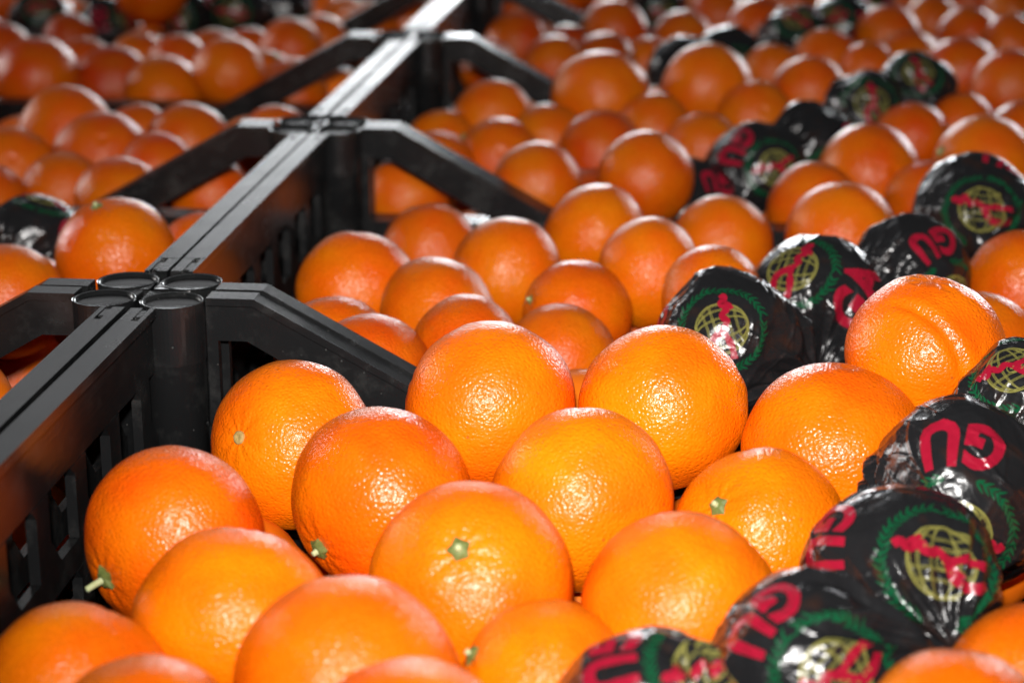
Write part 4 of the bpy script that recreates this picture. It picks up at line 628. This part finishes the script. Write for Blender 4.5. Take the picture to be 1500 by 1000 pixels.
# ------------------------------------------------------------------ oranges wrapped in printed black film
def ico(sub):
    bm = bmesh.new(); bmesh.ops.create_icosphere(bm, subdivisions=sub, radius=1)
    V = np.array([v.co[:] for v in bm.verts]); Fc = [tuple(v.index for v in f.verts) for f in bm.faces]; bm.free()
    return V/np.linalg.norm(V, axis=1)[:, None], Fc
ICO = {6: ico(7), 5: ico(6)}
def sstep(a, b, x): t = np.clip((x-a)/(b-a), 0, 1); return t*t*(3-2*t)
class Wrap:
    """radius of the film in direction d (emblem at +z): taut flats, creases, pleats gathered towards g"""
    def __init__(s, seed, g):
        r = np.random.default_rng(seed); s.g = np.array(g)/np.linalg.norm(g)
        a = np.array((1., 0, 0)) if abs(s.g[0]) < .8 else np.array((0, 1., 0))
        s.u = np.cross(s.g, a); s.u /= np.linalg.norm(s.u); s.v = np.cross(s.g, s.u)
        n = 34; N = r.normal(0, 1, (n, 3)); N /= np.linalg.norm(N, axis=1)[:, None]
        h = r.uniform(.915, .985, n); h = np.where(N[:, 2] > .72, np.maximum(h, .974), h); s.N, s.h = N, h
        m = 15; s.ph = np.sort(r.uniform(0, 2*np.pi, m)); s.w = r.uniform(.07, .24, m); s.am = r.uniform(.04, .11, m); s.tw = r.uniform(-.5, .5, m); s.ext = r.uniform(.8, 1.7, m)
        c = 12; A = r.normal(0, 1, (c, 3)); s.cn = A/np.linalg.norm(A, axis=1)[:, None]; s.ch = r.uniform(-.6, .6, c); s.ca = r.uniform(.008, .022, c); s.ck = r.normal(0, 1, (c, 3)); s.cp = r.uniform(0, 6, c)
    def __call__(s, d):
        r = np.ones(len(d))*1.0
        q = d@s.N.T; pl = np.where(q > .5, s.h/np.maximum(q, .5), 9); r = np.minimum(r, pl.min(1))
        # long creases across the film
        for n, h, a, kk, p in zip(s.cn, s.ch, s.ca, s.ck, s.cp):
            t = d@n-h+.05*np.sin(3*(d@kk)+p); r += a*np.maximum(0, 1-np.abs(t)/.035)*(.5+.5*np.sin(2.3*(d@kk)+p*2))
        be = np.arccos(np.clip(d@s.g, -1, 1)); ps = np.arctan2(d@s.v, d@s.u)
        for p, w, a, tw, ex in zip(s.ph, s.w, s.am, s.tw, s.ext):
            dp = np.abs((ps-p-tw*be+np.pi) % (2*np.pi)-np.pi)
            r += a*np.maximum(0, 1-dp/w)*sstep(0, .3, be)*(1-sstep(ex*.45, ex, be))-.3*a*np.maximum(0, 1-np.abs(dp-w*1.1)/w)*sstep(.02, .3, be)*(1-sstep(ex*.45, ex, be))
        r += .20*np.exp(-(be/.22)**2)
        for kk, p, a in zip(s.ck[:4], s.cp[:4], (.04, .03, .03, .02)): r += a*np.sin(2.0*(d@kk)+p)*(1-.6*sstep(.7, .95, d[:, 2]))
        return r
def polar(P):
    # (x, y) in radians about the emblem -> direction
    P = np.asarray(P, float); a = np.hypot(P[:, 0], P[:, 1]); k = np.where(a > 1e-6, np.sin(a)/np.maximum(a, 1e-6), 1)
    return np.stack((P[:, 0]*k, P[:, 1]*k, np.cos(a)), 1)
class Flat:
    def __init__(s): s.v = []; s.f = []
    def ribbon(s, pts, w):
        pts = np.array(pts, float); n = len(pts); w = np.broadcast_to(w, n); t = np.gradient(pts, axis=0); t /= np.maximum(np.linalg.norm(t, axis=1), 1e-9)[:, None]
        nn = np.stack((-t[:, 1], t[:, 0]), 1); b = len(s.v)
        for p, q, ww in zip(pts, nn, w): s.v += [tuple(p+q*ww/2), tuple(p), tuple(p-q*ww/2)]
        for i in range(n-1):
            for j in (0, 1): s.f.append((b+3*i+j, b+3*i+j+1, b+3*i+4+j, b+3*i+3+j))
    def leaf(s, p, a, l, w):
        t = np.linspace(0, 1, 7); c, sn = math.cos(a), math.sin(a)
        s.ribbon([(p[0]+c*l*x, p[1]+sn*l*x) for x in t], [w*(.12+.95*math.sin(math.pi*min(1, x**.8*.97+.02))) for x in t])
    def disc(s, c, r, n=28, rings=5):
        b = len(s.v); s.v.append(c)
        for j in range(1, rings+1):
            for i in range(n): s.v.append((c[0]+r*j/rings*math.cos(2*math.pi*i/n), c[1]+r*j/rings*math.sin(2*math.pi*i/n)))
        for i in range(n): s.f.append((b, b+1+i, b+1+(i+1) % n))
        for j in range(rings-1):
            for i in range(n): p = b+1+j*n; s.f.append((p+i, p+n+i, p+n+(i+1) % n, p+(i+1) % n))
def globe():
    g = Flat(); R_ = .345; T = np.linspace(0, 2*math.pi, 73)
    g.ribbon([(R_*math.cos(t), R_*math.sin(t)) for t in T], .022); g.ribbon([(R_*.93*math.cos(t), R_*.93*math.sin(t)) for t in T], .009)
    for e in (.12, .24, -.12, -.24):
        for o_ in (0, .02): g.ribbon([((e+math.copysign(o_, e))*math.sqrt(max(0, 1-(y/R_)**2)), y) for y in np.linspace(-.33, .33, 21)], .0095)
    for y in (-.22, -.11, .11, .22):
        hw = math.sqrt(R_*R_-y*y)*.97
        for o_ in (0, .02): g.ribbon([(x, y+o_-.12*(1-(x/hw)**2)*y) for x in np.linspace(-hw, hw, 21)], .009)
    g.disc((0, -.02), .03, 14, 2); T = np.linspace(0, 2*math.pi, 25); g.ribbon([(.07*math.cos(t), -.02+.07*math.sin(t)) for t in T], .010)
    return g
def wreath():
    g = Flat(); r0 = random.Random(2); R_ = .575
    for sgn in (-1, 1):
        T = np.linspace(math.radians(-74), math.radians(84), 60)
        arc = [(sgn*R_*math.cos(t), R_*math.sin(t)) for t in T]; g.ribbon(arc, .012)
        for i in range(0, 58, 3):
            t = T[i]; p = arc[i]; tang = math.atan2(math.cos(t), -sgn*math.sin(t))
            for side in (-1, 1): g.leaf(p, tang+side*(.55+r0.uniform(-.15, .2)), .125*r0.uniform(.8, 1.15), .030)
            if i % 4 == 0: g.leaf(p, tang+r0.uniform(-.2, .2), .11, .022)
    return g
def spline(P, n):
    P = np.array(P, float); P = np.vstack((2*P[0]-P[1], P, 2*P[-1]-P[-2])); out = []
    for i in range(1, len(P)-2):
        for t in np.linspace(0, 1, n, endpoint=False):
            a, b, c, d = P[i-1:i+3]; out.append(.5*((2*b)+(c-a)*t+(2*a-5*b+4*c-d)*t*t+(3*b-a-3*c+d)*t**3))
    out.append(P[-2]); return np.array(out)
def script():
    g = Flat()
    a = spline([(-.47, .10), (-.40, .14), (-.33, .07), (-.24, .12), (-.16, .04), (-.06, .08), (.04, .01), (.16, .03), (.30, .05), (.44, .03)], 8)
    g.ribbon(a, .088+.012*np.sin(np.arange(len(a))*.55))
    g.ribbon(spline([(-.36, .09), (-.30, .17), (-.22, .20)], 8), .055)
    b = spline([(.02, .03), (.07, -.07), (.15, -.17), (.27, -.19), (.40, -.17), (.46, -.12)], 8); g.ribbon(b, .105)
    return g
def letter_shape(text, size):
    cu = bpy.data.curves.new('t', 'FONT'); cu.body = text; cu.size = size; cu.offset = .034*size/.7; cu.shear = .12; cu.resolution_u = 4; cu.align_x = 'CENTER'; cu.space_character = 1.12
    ob = bpy.data.objects.new('t', cu); COL.objects.link(ob)
    me = bpy.data.meshes.new_from_object(ob.evaluated_get(bpy.context.evaluated_depsgraph_get()))
    bpy.data.objects.remove(ob); bpy.data.curves.remove(cu)
    bm = bmesh.new(); bm.from_mesh(me); bpy.data.meshes.remove(me)
    bmesh.ops.remove_doubles(bm, verts=bm.verts, dist=1e-5); bmesh.ops.triangulate(bm, faces=bm.faces)
    for _ in range(4):
        e = [e for e in bm.edges if e.calc_length() > .05]
        if not e: break
        bmesh.ops.subdivide_edges(bm, edges=e, cuts=1); bmesh.ops.triangulate(bm, faces=bm.faces)
    g = Flat(); bm.verts.index_update()
    g.v = [(v.co.x, v.co.y) for v in bm.verts]; g.f = [tuple(v.index for v in f.verts) for f in bm.faces]; bm.free(); return g
def bent(g, az, rad, flip=True):
    # lay lettering on the arc round the emblem, the heads of the letters towards the emblem
    o_ = Flat(); o_.f = g.f; a0 = math.radians(az)
    for x, y in g.v:
        rr = rad-(y-.2); t = a0+x/rad
        o_.v.append((rr*math.cos(t), rr*math.sin(t)))
    return o_
LET = {'GU': letter_shape('GU', .70), 'GA': letter_shape('GA', .70)}
GLOBE, WREATH, SCRIPT = globe(), wreath(), script()
def decal(name, flat, wrap, m, parent, off):
    d = polar(flat.v); r = wrap(d)+off
    me = bpy.data.meshes.new(name); me.from_pydata((d*r[:, None]).tolist(), [], flat.f); me.polygons.foreach_set('use_smooth', [True]*len(flat.f)); me.materials.append(m)
    bm = bmesh.new(); bm.from_mesh(me); 
    for f in bm.faces:
        if f.normal.dot(f.calc_center_median()) < 0: f.normal_flip()
    bm.to_mesh(me); bm.free()
    return link(name, me, parent)
for idx, (key, kind, col, k, x, y, z, R) in enumerate(FRUIT):
    if kind != 'w': continue
    zz, xx, g, az = PRINT[key]; zz = Vector(zz).normalized(); xx = Vector(xx); xx = (xx-zz*xx.dot(zz)).normalized(); yy = zz.cross(xx)
    near = k <= 1 and col == 'R'
    wrap = Wrap(idx+3, g); V, Fc = ICO[6 if near else 5]
    me = bpy.data.meshes.new('wrapped_orange'); me.from_pydata((V*wrap(V)[:, None]).tolist(), [], Fc); me.polygons.foreach_set('use_smooth', [True]*len(Fc)); me.materials.append(FILM)
    o = link('wrapped_orange', me); o.location = (x, y, z); o.rotation_mode = 'QUATERNION'
    o.rotation_quaternion = Matrix((xx, yy, zz)).transposed().to_quaternion(); o.scale = (R*(1.03 if k < 2 else 1.09),)*3
    tag(o, label_of(key, kind, col, k), 'wrapped orange', group_of(kind, col, k))
    decal('globe_print', GLOBE, wrap, YEL, o, .007)
    decal('wreath_print', WREATH, wrap, GREEN, o, .006); decal('script_print', SCRIPT, wrap, RED, o, .010)
    if az is not None: decal('lettering_print', bent(LET['GA' if key == 'v2' else 'GU'], az, 1.28 if key in ('w7', 'v4', 'v1') else 1.0), wrap, RED, o, .007)
